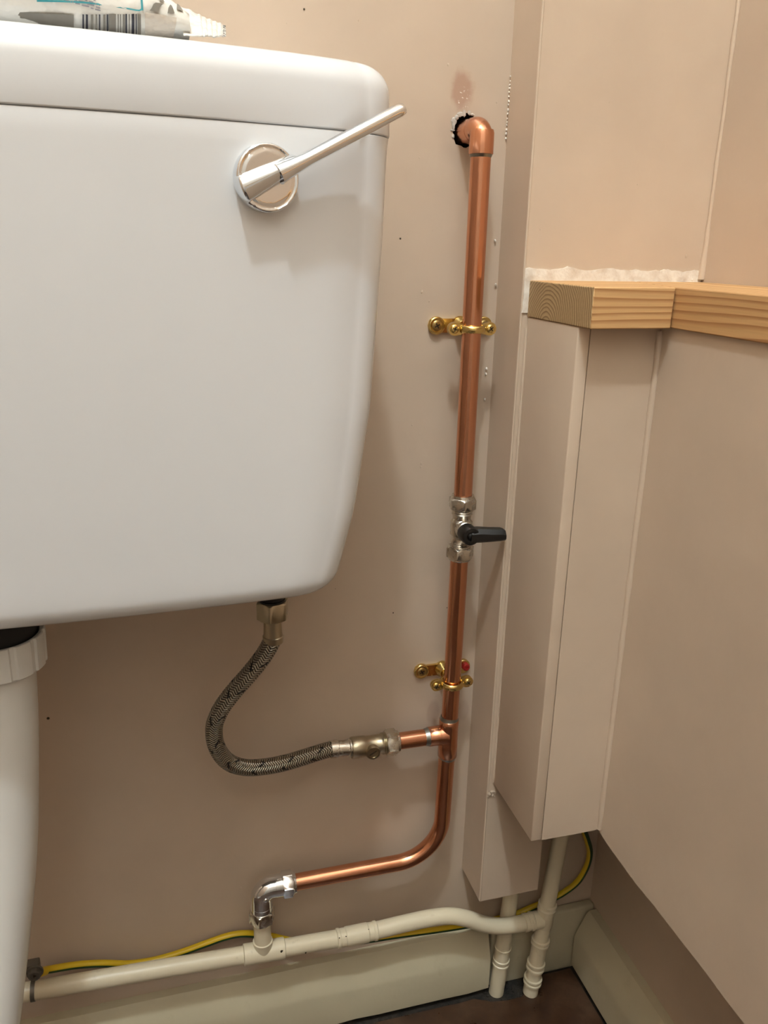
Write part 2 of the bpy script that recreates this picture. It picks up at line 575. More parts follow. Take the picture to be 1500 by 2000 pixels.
def lump(mb, c, r, squash=(1, 1, 1), seed=0, sub=1):
    bm = bmesh.new()
    bmesh.ops.create_icosphere(bm, subdivisions=sub, radius=1)
    vs = []
    for v in bm.verts:
        k = 1 + 0.45 * noise.noise(v.co * 1.7 + Vector((seed * 3.1, seed * 1.7, 0)))
        vs.append(Vector(c) + Vector((v.co.x * squash[0], v.co.y * squash[1], v.co.z * squash[2])) * (r * k))
    bm.verts.index_update()
    mb.add(vs, [[v.index for v in f.verts] for f in bm.faces])
    bm.free()


# crumbs of plaster round the hole
for k, (ang, rr, s) in enumerate(((1.75, 1.05, 1.1), (2.05, 1.10, 1.7), (2.35, 1.08, 2.1), (2.62, 1.12, 1.3), (2.85, 1.02, 1.9), (3.15, 1.05, 1.1), (3.5, 1.03, 0.9), (1.4, 1.12, 0.9), (1.15, 1.10, 1.2))):
    mb = MB()
    lump(mb, (hole_c.x + cos(ang) * 0.0101 * rr, -0.0004, hole_c.z + sin(ang) * 0.0113 * rr), s * 0.00125, (1.0 + 0.5 * sin(k * 2.7), 0.35, 1.1 + 0.6 * cos(k * 1.9)), k + 3, 2)
    mb.build('plaster_crumb', M['grey_plaster'], wall_back, smooth=False)

# nibs, runs and dents of old paint (too small to pick apart)
mb = MB()
for (u, v, y, s) in ((875, 126, 0, .9), (819, 308, 0, .6), (845, 450, 0, .6), (823, 905, 0, 1.1), (822, 912, 0, .8), (838, 588, 0, .8),
                     (824, 570, 0, .9), (700, 40, 0, .5), (560, 45, 0, .5), (970, 200, 0, .7), (805, 830, 0, .7), (640, 1660, 0, .8), (720, 1640, 0, .6),
                     (300, 1760, 0, .7), (470, 1735, 0, 1.3), (900, 1585, 0, .7), (1190, 200, Y1, .5), (1245, 360, Y1, .5), (1340, 500, Y1, 1.2), (1055, 448, Y1, .6)):
    p = P(u, v, y)
    lump(mb, p, s * 0.001, (1, .45, 1.5), u, 1)
mb.build('paint_nib', M['back'], wall_back, kind='stuff')
mb = MB()
for k in range(16):
    v = 150 + k * 8 + random.uniform(-2, 2)
    p = P(997 - (v - 150) * 0.075, v, -0.0008)
    lump(mb, p, 0.0006 + 0.0004 * random.random(), (1, 1, 1.3), k, 1)
for u, v in ((967, 470), (968, 556), (950, 720), (949, 730), (947, 780)):
    lump(mb, P(u, v, -0.001), 0.0009, (1, 1, 1.5), u, 1)
mb.build('paint_bead', M['plaster'], wall_back, label='pale paint beads in the corner joint', kind='stuff')
# small nail holes and specks
mb = MB()
for (u, v, s) in ((594, 18, .7), (782, 466, .7), (94, 1403, 1.2), (768, 1197, .6), (873, 1187, .5), (655, 1150, .3)):
    p = P(u, v, -0.0002)
    lathe(mb, p, (0, -1, 0), [(0, s * 0.001), (0.0002, s * 0.0008)], 10)
mb.build('nail_hole', M['slot'], wall_back, kind='stuff')

mb = MB()
box(mb, XR, XR + 0.06, YF, 0.0, -0.05, ZT)
wall_right = mb.build('wall_right', M['wall'], kind='structure')
mb = MB()
box(mb, XL - 0.06, XL, YF, 0.0, -0.05, ZT)
mb.build('wall_left', M['wall'], kind='structure')
mb = MB()
box(mb, XL - 0.06, XR + 0.06, YF - 0.06, YF, -0.05, ZT)
mb.build('wall_front', M['white_paint'], kind='structure')
mb = MB()
box(mb, XL - 0.06, XR + 0.06, YF - 0.06, 0.07, ZT, ZT + 0.06)
mb.build('ceiling', M['white_paint'], kind='structure')
# a plain panelled door in the wall behind the viewer
mb = MB()
box(mb, -0.46, 0.26, YF, YF + 0.035, 0.006, 1.98, 0.002)
for x0, x1, z0, z1 in ((-0.36, -0.13, 0.25, 0.85), (-0.07, 0.16, 0.25, 0.85), (-0.36, -0.13, 1.02, 1.80), (-0.07, 0.16, 1.02, 1.80)):
    box(mb, x0, x1, YF + 0.03, YF + 0.042, z0, z1, 0.008, 2)
door = mb.build('door_1', M['white_paint'], kind='structure')
mb = MB()
lathe(mb, (0.21, YF + 0.035, 0.98), (0, 1, 0), [(0, .024), (.006, .024), (.008, .009), (.03, .009), (.034, .022), (.05, .025), (.062, .018), (.065, .001)], 24)
mb.build('door_knob', M['brass'], door)

# floor: dark subfloor with the brown sheet on it, its edge cut ragged
mb = MB()
box(mb, XL - 0.06, XR + 0.06, YF - 0.06, 0.07, -0.05, -0.002)
floor = mb.build('floor', M['subfloor'], kind='structure')
edge = []
for k in range(61):
    x = -0.60 + k * (0.9995 / 60)
    y = -0.0262
    if x > 0.285:
        y = -0.0262 - 0.010 * max(0.0, min(1.0, (x - 0.285) / 0.02)) * max(0.0, min(1.0, (0.352 - x) / 0.02))
    if x > 0.352:
        y = -0.0262 + 0.010 * min(1.0, (x - 0.352) / 0.015)
    edge.append((x, y + 0.0016 * noise.noise(Vector((x * 40, 0, 0)))))
side = [(0.4000 + 0.001 * noise.noise(Vector((0, y * 30, 2))), y) for y in [-0.03 - 0.07 * k for k in range(20)]]
poly = edge + side + [(0.399, YF), (-0.60, YF)]
mb = MB()
prism(mb, poly, lambda p, q, d: Vector((p, q, d)), -0.003, 0.003)
mb.build('floor_sheet', M['floor'], floor, smooth=False)
mb = MB()
for k in range(40):
    x = random.uniform(0.296, 0.40)
    y = random.uniform(-0.036, -0.016)
    lump(mb, (x, y, -0.001), random.uniform(.0006, .0022), (1.3, 1, .7), k)
for k in range(60):
    x = random.uniform(0.05, 0.30)
    lump(mb, (x, random.uniform(-0.029, -0.021), -0.001), random.uniform(.0005, .0014), (1.4, 1, .7), k)
mb.build('grit', M['subfloor'], floor, kind='stuff', smooth=False)


def wavy_box_edges(o, amp, freq):
    for v in o.data.vertices:
        n = noise.noise_vector(Vector(v.co) * freq)
        v.co += n * amp


# skirting boards: square lower part, chamfer, thin lip
def skirting(name, to3, s0, s1, mat, base=0.006, nseg=40):
    prof = [(0.0, base), (0.0202, base), (0.0202, 0.044), (0.0190, 0.0478), (0.0105, 0.071), (0.0075, 0.0745), (0.0, 0.0752)]
    prof = prof[:2] + [(0.0203, base + 0.002)] + prof[2:]
    mb = MB()
    n = len(prof)
    vs, fs = [], []
    for i in range(nseg + 1):
        s = s0 + (s1 - s0) * i / nseg
        w = 0.0007 * noise.noise(Vector((s * 14, 3.3, 0)))
        for j, (d, z) in enumerate(prof):
            zz = z + (0.0016 * noise.noise(Vector((s * 35, 9.1, 0))) if j in (1, 2) else 0.0005 * noise.noise(Vector((s * 25, j, 0))))
            vs.append(to3(s, d + (w if 0 < j < n - 1 else 0), zz))
    for i in range(nseg):
        for j in range(n):
            j2 = (j + 1) % n
            fs.append([i * n + j, i * n + j2, (i + 1) * n + j2, (i + 1) * n + j])
    fs += [list(range(n))[::-1], [nseg * n + j for j in range(n)]]
    mb.add(vs, fs)
    return mb.build(name, mat, kind='structure', sharp=30)


skirting('baseboard_back', lambda s, d, z: Vector((s, -d, z)), XL, 0.3012, M['cream'])
skirting('baseboard_right', lambda s, d, z: Vector((XR - d * 1.15, s, z)), YF, -0.0135, M['cream'])
mb = MB()
box(mb, 0.3058, XR, -0.0105, 0.0, -0.004, 0.078, 0.003, 3)
o = mb.build('trim_5', M['cream'], kind='structure')

# narrow boxing: side board and front board below, one wide panel above the pine boards
t1 = MB()
prism(t1, [(X1, ZB1), (0.3327, ZB1), (0.3327, ZW0 + 0.003), (XR, ZW0 + 0.003), (XR, ZT), (X1, ZT)], lambda p, q, d: Vector((p, d, q)), Y1, Y1 + 0.009)
prism(t1, [(X1, Y1 + 0.009), (X1, 0.0), (X1 + 0.009, 0.0), (X1 + 0.009, Y1 + 0.009)], lambda p, q, d: Vector((p, q, d)), ZB1, ZT)
trim1 = t1.build('trim_1', M['trim'], kind='structure', sharp=20)
mb = MB()
zz = [ZB1 + 0.001 + k * 0.0125 for k in range(150)]
tube(mb, [Vector((X1 + 0.0007, Y1 + 0.0007, z)) for z in zz], [0.0011 + 0.0004 * noise.noise(Vector((6, 2, z * 60))) for z in zz], 8)
mb.build('corner_bead', M['trim'], trim1)
# filler line above the pine boards and down the end of them
mb = MB()
xs = [0.2722 + k * (0.1525 / 44) for k in range(45)]
lo_, hi_ = [], []
for k, x in enumerate(xs):
    hi_.append((x, ZW1 + 0.0085 + 0.0022 * noise.noise(Vector((x * 60, 1, 0))) + 0.0012 * noise.noise(Vector((x * 190, 5, 0)))))
    lo_.append((x, ZW1 - 0.003))
prism(mb, lo_ + hi_[::-1], lambda p, q, d: Vector((p, d, q)), Y1 - 0.0008, Y1 + 0.001)
mb.build('filler_strip', M['plaster'], trim1, label='white unpainted filler strip')
mb = MB()
zs = [ZW0 + 0.003 + k * 0.0255 / 16 for k in range(17)]
lft = [(X1 + 0.0008 + 0.0011 * noise.noise(Vector((0, z * 150, 0))), z) for z in zs]
prism(mb, [(X2 - 0.0004, zs[0])] + [(X2 - 0.0004, zs[-1])] + lft[::-1], lambda p, q, d: Vector((p, d, q)), Y1 - 0.0009, Y1 + 0.001)
mb.build('filler_strip', M['plaster'], trim1, label='white chipped filler beside the board end')
mb = MB()
for (u, v, s) in ((1384, 520, 1.6), (1379, 538, 2.0), (1388, 544, 1.5), (1372, 543, 1.4), (1352, 547, 1.3), (1383, 505, 1.0), (1408, 538, 2.3), (1413, 545, 1.7), (1340, 548, 1.0)):
    lump(mb, P(u, v, Y1 - 0.0004), s * 0.001, (1.2, .6, 1), u, 1)
mb.build('filler_lump', M['plaster'], trim1, kind='stuff', smooth=False)
# paint filled corner of the upper panel with the right wall
mb = MB()
zz = [ZW1 + 0.002 + k * 0.012 for k in range(80)]
pts = [Vector((XR - 0.0006 + 0.0006 * noise.noise(Vector((0, 0, z * 30))), Y1 - 0.0012, z)) for z in zz]
tube(mb, pts, [0.0013 + 0.0013 * abs(noise.noise(Vector((3, 1, z * 45)))) + 0.0016 * max(0, 1 - (z - ZW1) / 0.05) for z in zz], 10)
mb.build('corner_bead', M['trim'], trim1)
# joint lines at the box foot
mb = MB()
for k in range(9):
    lump(mb, P(955 + k * 1.6 + random.uniform(-2, 2), 1552 + random.uniform(-6, 6), Y1 - 0.0006), random.uniform(.0009, .0019), (1, .6, 1), k + 20, 1)
mb.build('filler_lump', M['trim'], trim1, kind='stuff')
# paint bead along the joint of the two boxings
mb = MB()
zz = [ZB2 + 0.002 + k * (ZW0 - ZB2 - 0.01) / 60 for k in range(61)]
pts = [Vector((X2 - 0.0004, Y1 - 0.0006, z)) for z in zz]
tube(mb, pts, [0.0013 + 0.0011 * noise.noise(Vector((1, 4, z * 90))) for z in zz], 8)
mb.build('corner_bead', M['trim'], trim1)

# deep boxing under the pine boards
t2 = MB()
box(t2, X2, X2 + 0.0095, Y2, Y1 - 0.0002, ZB2, ZW0, 0.0012, 3)
trim2 = t2.build('trim_2', M['trim'], kind='structure')
mb = MB()
nz = 46
vs, fs = [], []
for i in range(nz + 1):
    z = ZB2 - 0.001 + (ZW0 - ZB2 + 0.001) * i / nz
    for j, x in enumerate((X2 + 0.0098, 0.30, 0.32, XB + 0.001)):
        zz_ = z
        if i == 0:
            zz_ = ZB2 - 0.0005 + 0.0009 * noise.noise(Vector((x * 90, 2, 0)))
        vs.append((x, Y2 + 0.0004, zz_))
        vs.append((x, Y2 + 0.0094, zz_))
W2 = 8
for i in range(nz):
    for j in range(3):
        a = i * W2 + j * 2
        fs.append([a, a + 2, a + W2 + 2, a + W2])
        fs.append([a + 1, a + W2 + 1, a + W2 + 3, a + 3])
    fs.append([i * W2, i * W2 + W2, i * W2 + W2 + 1, i * W2 + 1])
    fs.append([i * W2 + 6, i * W2 + 7, i * W2 + W2 + 7, i * W2 + W2 + 6])
for i in (0, nz):
    for j in range(3):
        a = i * W2 + j * 2
        fs.append([a, a + 1, a + 3, a + 2])
mb.add(vs, fs)
mb.build('front_board', M['trim'], trim2)
# boarding along the right wall, its lower edge a little ragged
mb = MB()
vs, fs = [], []
ny = 60
for i in range(ny + 1):
    y = Y2 + 0.009 - 1.30 * i / ny
    e = 0.0016 * noise.noise(Vector((y * 25, 7, 0))) + (0.0045 if i == 0 else 0.0)
    for x in (XB, XB + 0.009):
        vs += [(x, y, ZB3 + e), (x, y, ZW0)]
for i in range(ny):
    a = i * 4
    fs += [[a, a + 1, a + 5, a + 4], [a + 2, a + 6, a + 7, a + 3], [a, a + 4, a + 6, a + 2], [a + 1, a + 3, a + 7, a + 5]]
fs += [[0, 2, 3, 1], [ny * 4, ny * 4 + 1, ny * 4 + 3, ny * 4 + 2]]
mb.add(vs, fs)
trim3 = mb.build('trim_3', M['trim'], kind='structure', sharp=30)
mb = MB()
zz = [ZB2 + 0.001 + k * (ZW0 - ZB2 - 0.004) / 50 for k in range(51)]
tube(mb, [Vector((XB - 0.0004, Y2 - 0.0002, z)) for z in zz], [0.0026 + 0.0006 * noise.noise(Vector((8, 4, z * 60))) for z in zz], 10)
mb.build('corner_bead', M['trim'], trim3)

# ------------------------------------------------------------------ pine boards on top of the boxing
M['pine_a'] = wood('pine_across', 0, (-0.083, 0.672), 0.0030)
M['pine_end_shaded'] = wood('shaded_pine_end_grain', 0, (-0.079, 0.697), 0.0027, dark=(0.25, 0.150, 0.068), light=(0.50, 0.345, 0.180), wob=0.013)  # end grain; the shade on this left face is put into its darker colour
M['pine_b'] = wood('pine_along', 1, (0.405, 0.655), 0.0036)
mb = MB()
prism(mb, [(X2 - 0.0005, -0.1425), (X2 - 0.0005, Y1 - 0.0002), (0.3366 + 0.0290, Y1 - 0.0002), (0.3366, -0.1425)], lambda p, q, d: Vector((p, q, d)), ZW0, ZW1)
pine1 = mb.build('pine_board', [M['pine_a'], M['pine_end_shaded']], sharp=20)
for pf in pine1.data.polygons:
    if abs(pf.normal.x) > 0.99:
        pf.material_index = 1
bv = pine1.modifiers.new('edge', 'BEVEL')
bv.width = 0.0008
bv.segments = 2
pine1['label'] = 'short raw pine board whose sawn end grain faces left, capping the pipe boxing'
pine1['category'] = 'board'
mb = MB()
prism(mb, [(0.3378, -0.1415), (0.3366 + 0.030, Y1 - 0.0002), (XR - 0.0004, Y1 - 0.0002), (XR - 0.0004, -1.10), (0.3378, -1.10)],
      lambda p, q, d: Vector((p, q, d)), ZW0 + 0.0002, ZW1)
pine2 = mb.build('pine_board', M['pine_b'], sharp=20)
bv = pine2.modifiers.new('edge', 'BEVEL')
bv.width = 0.0008
bv.segments = 2
pine2['label'] = 'long raw pine board running along the right wall above the boarding'
pine2['category'] = 'board'

# ------------------------------------------------------------------ cistern
CX = -0.106
XE = [(0.8091, .1366), (0.7991, .1355), (0.7559, .1339), (0.7156, .1313), (0.6547, .1273), (0.5896, .1176), (0.5522, .1077), (0.5436, .1048), (0.535, .102)]


def half_at(z):
    pts = sorted(XE)
    if z <= pts[0][0]:
        return pts[0][1] + 0.003 - CX
    if z >= pts[-1][0]:
        return pts[-1][1] + 0.003 - CX
    for (z0, h0), (z1, h1) in zip(pts, pts[1:]):
        if z0 <= z <= z1:
            t = (z - z0) / (z1 - z0)
            return h0 + (h1 - h0) * t + 0.003 - CX


def sec_ring(half, yf, bow, r, z, back=-0.003):
    """plan section: straight back, sides, rounded front corners, bowed front"""
    pts = []
    x1 = half
    yb = yf + bow * x1 * x1          # front y at the corner
    for k in range(5):
        pts.append((-x1, back + (yb + r - back) * k / 5))
    for k in range(10):
        t = pi * 0.5 * k / 10
        pts.append((-x1 + r - r * cos(t), yb + r - r * sin(t)))
    n = 26
    for k in range(n + 1):
        x = -x1 + r + (2 * x1 - 2 * r) * k / n
        e = abs(x) / x1
        pts.append((x, yf + bow * x * x + (bow * (x1 * x1 - (x1 - r) ** 2)) * max(0, (e - 0.75) / 0.25) ** 2 * 1.0))
    for k in range(1, 11):
        t = pi * 0.5 * (1 - k / 10)
        pts.append((x1 - r + r * cos(t), yb + r - r * sin(t)))
    for k in range(1, 6):
        pts.append((x1, yb + r + (back - yb - r) * k / 5))
    return [Vector((CX + p, q, z)) for p, q in pts]


def loft(mb, rings, cap=True):
    n = len(rings[0])
    vs = [p for r in rings for p in r]
    fs = []
    for i in range(len(rings) - 1):
        for k in range(n):
            k2 = (k + 1) % n
            fs.append([i * n + k, i * n + k2, (i + 1) * n + k2, (i + 1) * n + k])
    if cap:
        fs += [list(range(n))[::-1], [(len(rings) - 1) * n + k for k in range(n)]]
    mb.add(vs, fs)


def front_at(z):
    return -0.171 - 0.0145 * max(0, min(1, (z - 0.54) / 0.27))


def bow_at(z):
    return 0.20 + 0.28 * max(0, min(1, (z - 0.54) / 0.27))


cis = empty('toilet_cistern', (CX, -0.09, 0.5365), 'white toilet cistern on the back wall with a chrome flush lever', 'cistern')
ZBOT, ZSEAM, ZTOP = 0.5365, 0.8080, 0.8445
rings = []
RB = 0.0135
for k in range(9):
    t = pi / 2 * k / 8
    z = ZBOT + RB * (1 - cos(t))
    ins = RB * (1 - sin(t))
    rings.append(sec_ring(half_at(z) - ins, front_at(z) + ins, bow_at(z), 0.023 - ins * 0.6, z))
for k in range(1, 29):
    z = ZBOT + RB + (ZSEAM - 0.0009 - ZBOT - RB) * k / 28
    rings.append(sec_ring(half_at(z), front_at(z), bow_at(z), 0.023, z))
for ins, dz in ((0.0001, 0.0006), (0.0006, 0.0002)):
    z = ZSEAM - dz
    rings.append(sec_ring(half_at(z) - ins, front_at(z) + ins, bow_at(z), 0.0225, z))
mb = MB()
loft(mb, rings)
mb.build('tank_body', M['ceramic'], cis, sharp=60)
rings = []
ht, yt = half_at(0.81) + 0.0006, front_at(0.81) - 0.0006
for ins, dz in ((0.0008, 0.0001), (0.0002, 0.0004), (0.0, 0.0009)):
    rings.append(sec_ring(ht - ins, yt + ins, bow_at(.81), 0.024, ZSEAM + dz))
RT = 0.0150
for k in range(15):
    t = pi / 2 * k / 14
    z = ZTOP - RT + RT * sin(t)
    ins = 0.0006 * (z - ZSEAM) / (ZTOP - RT - ZSEAM) + RT * (1 - cos(t))
    rings.append(sec_ring(ht - ins, yt + ins, bow_at(.81), max(0.008, 0.024 - ins * 0.6), z))
r0 = rings[-1]
rings.append([Vector((CX + (p.x - CX) * 0.9, -0.085 + (p.y + 0.085) * 0.85, ZTOP + 0.0014)) for p in r0])
mb = MB()
loft(mb, rings)
mb.build('lid', M['ceramic'], cis, sharp=60)

# flush lever: turned knob with a ridge across that runs out into the arm
KC = P(516, 349, -0.171)
fn = Vector((0.17, -1, 0.0)).normalized()          # local outward normal of the tank front
fx = Vector((1, 0.17, 0)).normalized()
fz = Vector((0, 0, 1))
tip = P(790, 214, -0.186)
dirv = tip - KC
aa = math.atan2(dirv.dot(fz), dirv.dot(fx))
RK = 0.0166
ax_u = fx * cos(aa) + fz * sin(aa)
ax_v = fz * cos(aa) - fx * sin(aa)
base = KC + fn * -0.0035


QC, QW = 0.0008, 0.0068          # ridge centre line and half width


def taper(p):
    return 1 - 0.40 * max(0.0, (p / RK + 1) / 2) ** 1.6


def squeeze(p, q):
    """rows are laid out for the full ridge width; follow the ridge as it narrows towards the arm"""
    t = taper(p)
    d = q - QC
    if abs(d) <= QW:
        return QC + d * t
    lim = (RK if d > 0 else -RK)
    k = (q - (QC + math.copysign(QW, d))) / (lim - (QC + math.copysign(QW, d)))
    a0 = QC + math.copysign(QW * t, d)
    return a0 + (lim - a0) * k


def ridge_h(p, q):
    e = (p / RK + 1) / 2
    top = 0.0120 + 0.0050 * max(0, e) ** 1.1
    flat = 0.0074
    s_ = abs(q - QC) / (QW * taper(p))
    return flat + (top - flat) * sqrt(max(0.0, 1 - s_ * s_)) if s_ < 1 else flat


rows = [-RK * 0.9995 * cos(pi / 2 * k / 14) + (QC - QW) * (1 - cos(pi / 2 * k / 14)) * 0 for k in range(13)]
rows = [q for q in rows if q < QC - QW - 0.0003] + [QC - QW - 0.0001]
rows += [QC + QW * sin(pi * (k / 34 - 0.5)) for k in range(35)]
hi_q = [RK * 0.9995 * sin(pi / 2 * k / 14) for k in range(15)]
rows += [QC + QW + 0.0001] + [q for q in hi_q if q > QC + QW + 0.0003]
NQ, NPC = len(rows) - 1, 30
vs, fs = [], []
for q in rows:
    half = sqrt(max(0.0, RK * RK - q * q))
    for k in range(NPC + 1):
        sn = sin(pi * (k / NPC - 0.5))
        p, q_ = half * sn, q
        for _ in range(6):
            q_ = squeeze(p, q)
            p = sqrt(max(0.0, RK * RK - q_ * q_)) * sn
        rr = sqrt(p * p + q_ * q_) / RK
        h = ridge_h(p, q_) - 0.0008 * max(0, (rr - 0.94) / 0.06) ** 2
        if abs(q_ - QC) > QW * taper(p) and 0.80 < rr < 0.93:
            h -= 0.0006 * sin(pi * (rr - 0.80) / 0.13)
        vs.append(base + ax_u * p + ax_v * q_ + fn * (h + 0.0035))
for i in range(NQ):
    for k in range(NPC):
        a_ = i * (NPC + 1) + k
        fs.append([a_, a_ + 1, a_ + NPC + 2, a_ + NPC + 1])
rim = [i * (NPC + 1) for i in range(NQ + 1)] + [i * (NPC + 1) + NPC for i in range(NQ + 1)][::-1]
nb_ = len(vs)
for k_ in rim:
    v_ = vs[k_]
    vs.append(v_ - fn * (v_ - base).dot(fn))
nr_ = len(rim)
for k_ in range(nr_):
    k2 = (k_ + 1) % nr_
    fs.append([rim[k_], rim[k2], nb_ + k2, nb_ + k_])
fs.append([nb_ + k_ for k_ in range(nr_)])
mb = MB()
mb.add(vs, fs)
lever = mb.build('flush_lever', M['chrome'], cis, label='chrome flush lever', sharp=42)
# arm: a blade, deeper than it is thick
mb = MB()
vs, fs = [], []
LA = dirv.length + 0.001
na, ns = 36, 28
for i in range(na + 1):
    s = i / na
    p = 0.004 + (LA - 0.004) * s
    hz = 0.0052 - 0.0016 * min(1, s * 4.5) ** 0.7 - 0.0003 * s
    hd = 0.0054 + 0.0008 * s
    if s > 0.95:
        q = sqrt(max(0.0, 1 - ((s - 0.95) / 0.05) ** 2))
        hz *= max(q, 0.05)
        hd *= max(0.25 + 0.75 * q, 0.05)
    c = base + ax_u * p + ax_v * (-0.0004 * (1 - s)) + fn * (0.0035 + 0.0118 + 0.0048 * s)
    for k in range(ns):
        t = 2 * pi * k / ns
        ct, st = cos(t), sin(t)
        e = 0.8
        vs.append(c + ax_v * (hz * math.copysign(abs(ct) ** e, ct)) + fn * (hd * math.copysign(abs(st) ** e, st)))
for i in range(na):
    for k in range(ns):
        k2 = (k + 1) % ns
        fs.append([i * ns + k, i * ns + k2, (i + 1) * ns + k2, (i + 1) * ns + k])
fs += [list(range(ns))[::-1], [na * ns + k for k in range(ns)]]
mb.add(vs, fs)
mb.build('lever_arm', M['chrome'], lever, sharp=60)
# outlet and inlet shanks under the tank
FPX_, FPY_ = -0.1065, -0.100
mb = MB()
lathe(mb, (FPX_, FPY_, 0.498), (0, 0, 1), [(0, .0240), (.0385, .0240)], 40)
mb.build('outlet_shank', M['rubber'], cis, label='black outlet shank')
IN = P(532, 1190, -0.072)
mb = MB()
lathe(mb, (IN.x, IN.y, IN.z - 0.004), (0, 0, 1), [(0, .0085), (.008, .0085), (.0082, .0098), (.0125, .0098), (.0127, .0085), (0.5368 - IN.z + 0.004, .0085)], 24)
mb.build('inlet_shank', M['black'], cis, label='black plastic inlet shank')

# ------------------------------------------------------------------ flush pipe
fp = empty('flush_pipe', (FPX_, FPY_, 0.20), 'fat white plastic flush pipe below the cistern at the left edge', 'pipe')
mb = MB()
pts = [Vector((FPX_, FPY_, 0.4940)), Vector((FPX_, FPY_, 0.485))]
for u_, v_, y_ in ((75, 1400, -.100), (75.5, 1500, -.1005), (75, 1600, -.102), (70, 1700, -.105), (61, 1800, -.109), (50, 1900, -.115), (37, 2000, -.123)):
    q_ = P(u_, v_, y_)
    pts.append(Vector((q_.x - 0.0207, y_, q_.z)))
l_ = pts[-1]
pts += [l_ + Vector((-.012, -.020, -.035)), l_ + Vector((-.022, -.060, -.065)), l_ + Vector((-.026, -.13, -.075)), l_ + Vector((-.026, -.20, -.075))]
cp = catmull(pts, 6)
tube(mb, cp, 0.0207, 40)
mb.build('pipe', M['white_plastic'], fp)
mb = MB()


def lug_sec(th, r):
    q = (th / (2 * pi) * 12) % 1.0
    return r + (0.0012 if q < 0.72 else 0.0) * min(1, max(0, (r - 0.0255) / 0.0005))


lathe(mb, (FPX_, FPY_, 0.4815), (0, 0, 1), [(0, .0209), (0.0004, .0252), (.0025, .0268), (.0235, .0276), (.0252, .0272), (.0255, .0264), (.0250, .0252), (.0080, .0250), (.0075, .0209)], 144, lug_sec, closed=True)
mb.build('ring_nut', M['white_plastic'], fp, sharp=25)

# ------------------------------------------------------------------ copper pipework
RP = 0.0075
YP = -0.028
XP = 0.2400
ZE = 0.8320                    # axis of the elbow
VT, VB = P(903.5, 966, YP).z, P(897, 1092, YP).z
cu1 = empty('copper_pipe', (XP, YP, VT - 0.006), 'upright copper pipe from the elbow in the wall hole down to the black handled valve', 'pipe')
mb = MB()
tube(mb, [(XP, YP, VT - 0.010), (XP, YP, VT + 0.05), (XP, YP, 0.8138)], RP, 32)
mb.build('upper_pipe', M['copper'], cu1)
mb = MB()
pts = arc_corner((XP - 0.0012, 0.0, ZE), (XP - 0.0002, YP, ZE), (XP, YP, 0.822), 0.0098, 14)
tube(mb, pts, 0.00835, 32)
tube(mb, [(XP - 0.0014, 0.014, ZE), (XP - 0.0011, -0.0012, ZE), (XP - 0.0006, -0.0148, ZE)], [0.0089, 0.0089, 0.0085], 32)
tube(mb, [(XP, YP, 0.8142), (XP, YP, 0.8144), (XP, YP, 0.8285), (XP, YP, 0.8306)], [0.0084, 0.00895, 0.00895, 0.0083], 32)
mb.build('elbow_fitting', M['copper'], cu1, sharp=50)
mb = MB()
tube(mb, [(XP, YP, 0.8122), (XP, YP, 0.8130), (XP, YP, 0.8144)], [0.00758, 0.0079, 0.0084], 32)
mb.build('solder_ring', M['solder'], cu1, label='grey solder ring')

# lower run: tee, branch stub, swept bend
ZTE = P(858, 1436, YP).z
XL2 = 0.2378
cu2 = empty('copper_pipe', (XL2, YP, 0.2), 'lower copper pipe with a tee and a swept bend down to the chrome elbow', 'pipe')
ZBE = P(680, 1704, YP).z
XEL = P(512, 1800, YP).x
mb = MB()
pts = arc_corner((XL2, YP, ZTE - 0.012), (0.2355, YP, ZBE + 0.0005), (0.0880, YP, ZBE), 0.043, 22)
pts = [Vector((XL2 + 0.0006, YP, ZTE - 0.005))] + pts
tube(mb, pts, RP, 32)
mb.build('bend_pipe', M['copper'], cu2)
mb = MB()
tube(mb, [(XP - 0.0002, YP, VB + 0.008), (XL2 + 0.0012, YP, ZTE + 0.06), (XL2 + 0.0006, YP, ZTE + 0.005)], RP, 32)
mb.build('middle_pipe', M['copper'], cu2)
mb = MB()
T0 = Vector((XL2 + 0.0002, YP, ZTE))
TT, TB = P(875, 1404, YP).z - ZTE, P(868, 1476, YP).z - ZTE
tube(mb, [T0 + Vector((0, 0, TB)), T0 + Vector((0, 0, TB + .0004)), T0 + Vector((0, 0, -0.010)), T0 + Vector((0, 0, -0.0085)), T0 + Vector((0, 0, 0.0085)), T0 + Vector((0, 0, 0.010)), T0 + Vector((0, 0, TT - .0004)), T0 + Vector((0, 0, TT))],
     [0.0083, 0.0088, 0.0088, 0.00865, 0.00865, 0.0088, 0.0088, 0.0083], 32)
XS = P(836, 1438, YP).x
tube(mb, [T0 + Vector((-0.002, 0, 0)), T0 + Vector((-0.0075, 0, 0)), T0 + Vector((-0.0095, 0, 0)), (XS + 0.0004, YP, ZTE), (XS, YP, ZTE)], [0.0094, 0.0091, 0.0087, 0.0087, 0.0083], 32)
mb.build('tee_fitting', M['copper'], cu2, sharp=60)
for a, b in ((T0 + Vector((0, 0, TT - .0002)), T0 + Vector((0, 0, TT + .0030))), (T0 + Vector((0, 0, TB + .0002)), T0 + Vector((0, 0, TB - .0028))), (Vector((XS + .0002, YP, ZTE)), Vector((XS - .0036, YP, ZTE)))):
    mb = MB()
    tube(mb, [a, a.lerp(b, 0.35), b], [0.0085, 0.0081, 0.00757], 32)
    mb.build('solder_ring', M['solder'], cu2, label='grey solder ring')
mb = MB()
XV1 = P(779, 1442, YP).x
tube(mb, [(XS + 0.006, YP, ZTE), (XV1 - 0.010, YP, ZTE)], RP, 32)
mb.build('branch_pipe', M['copper'], cu2)

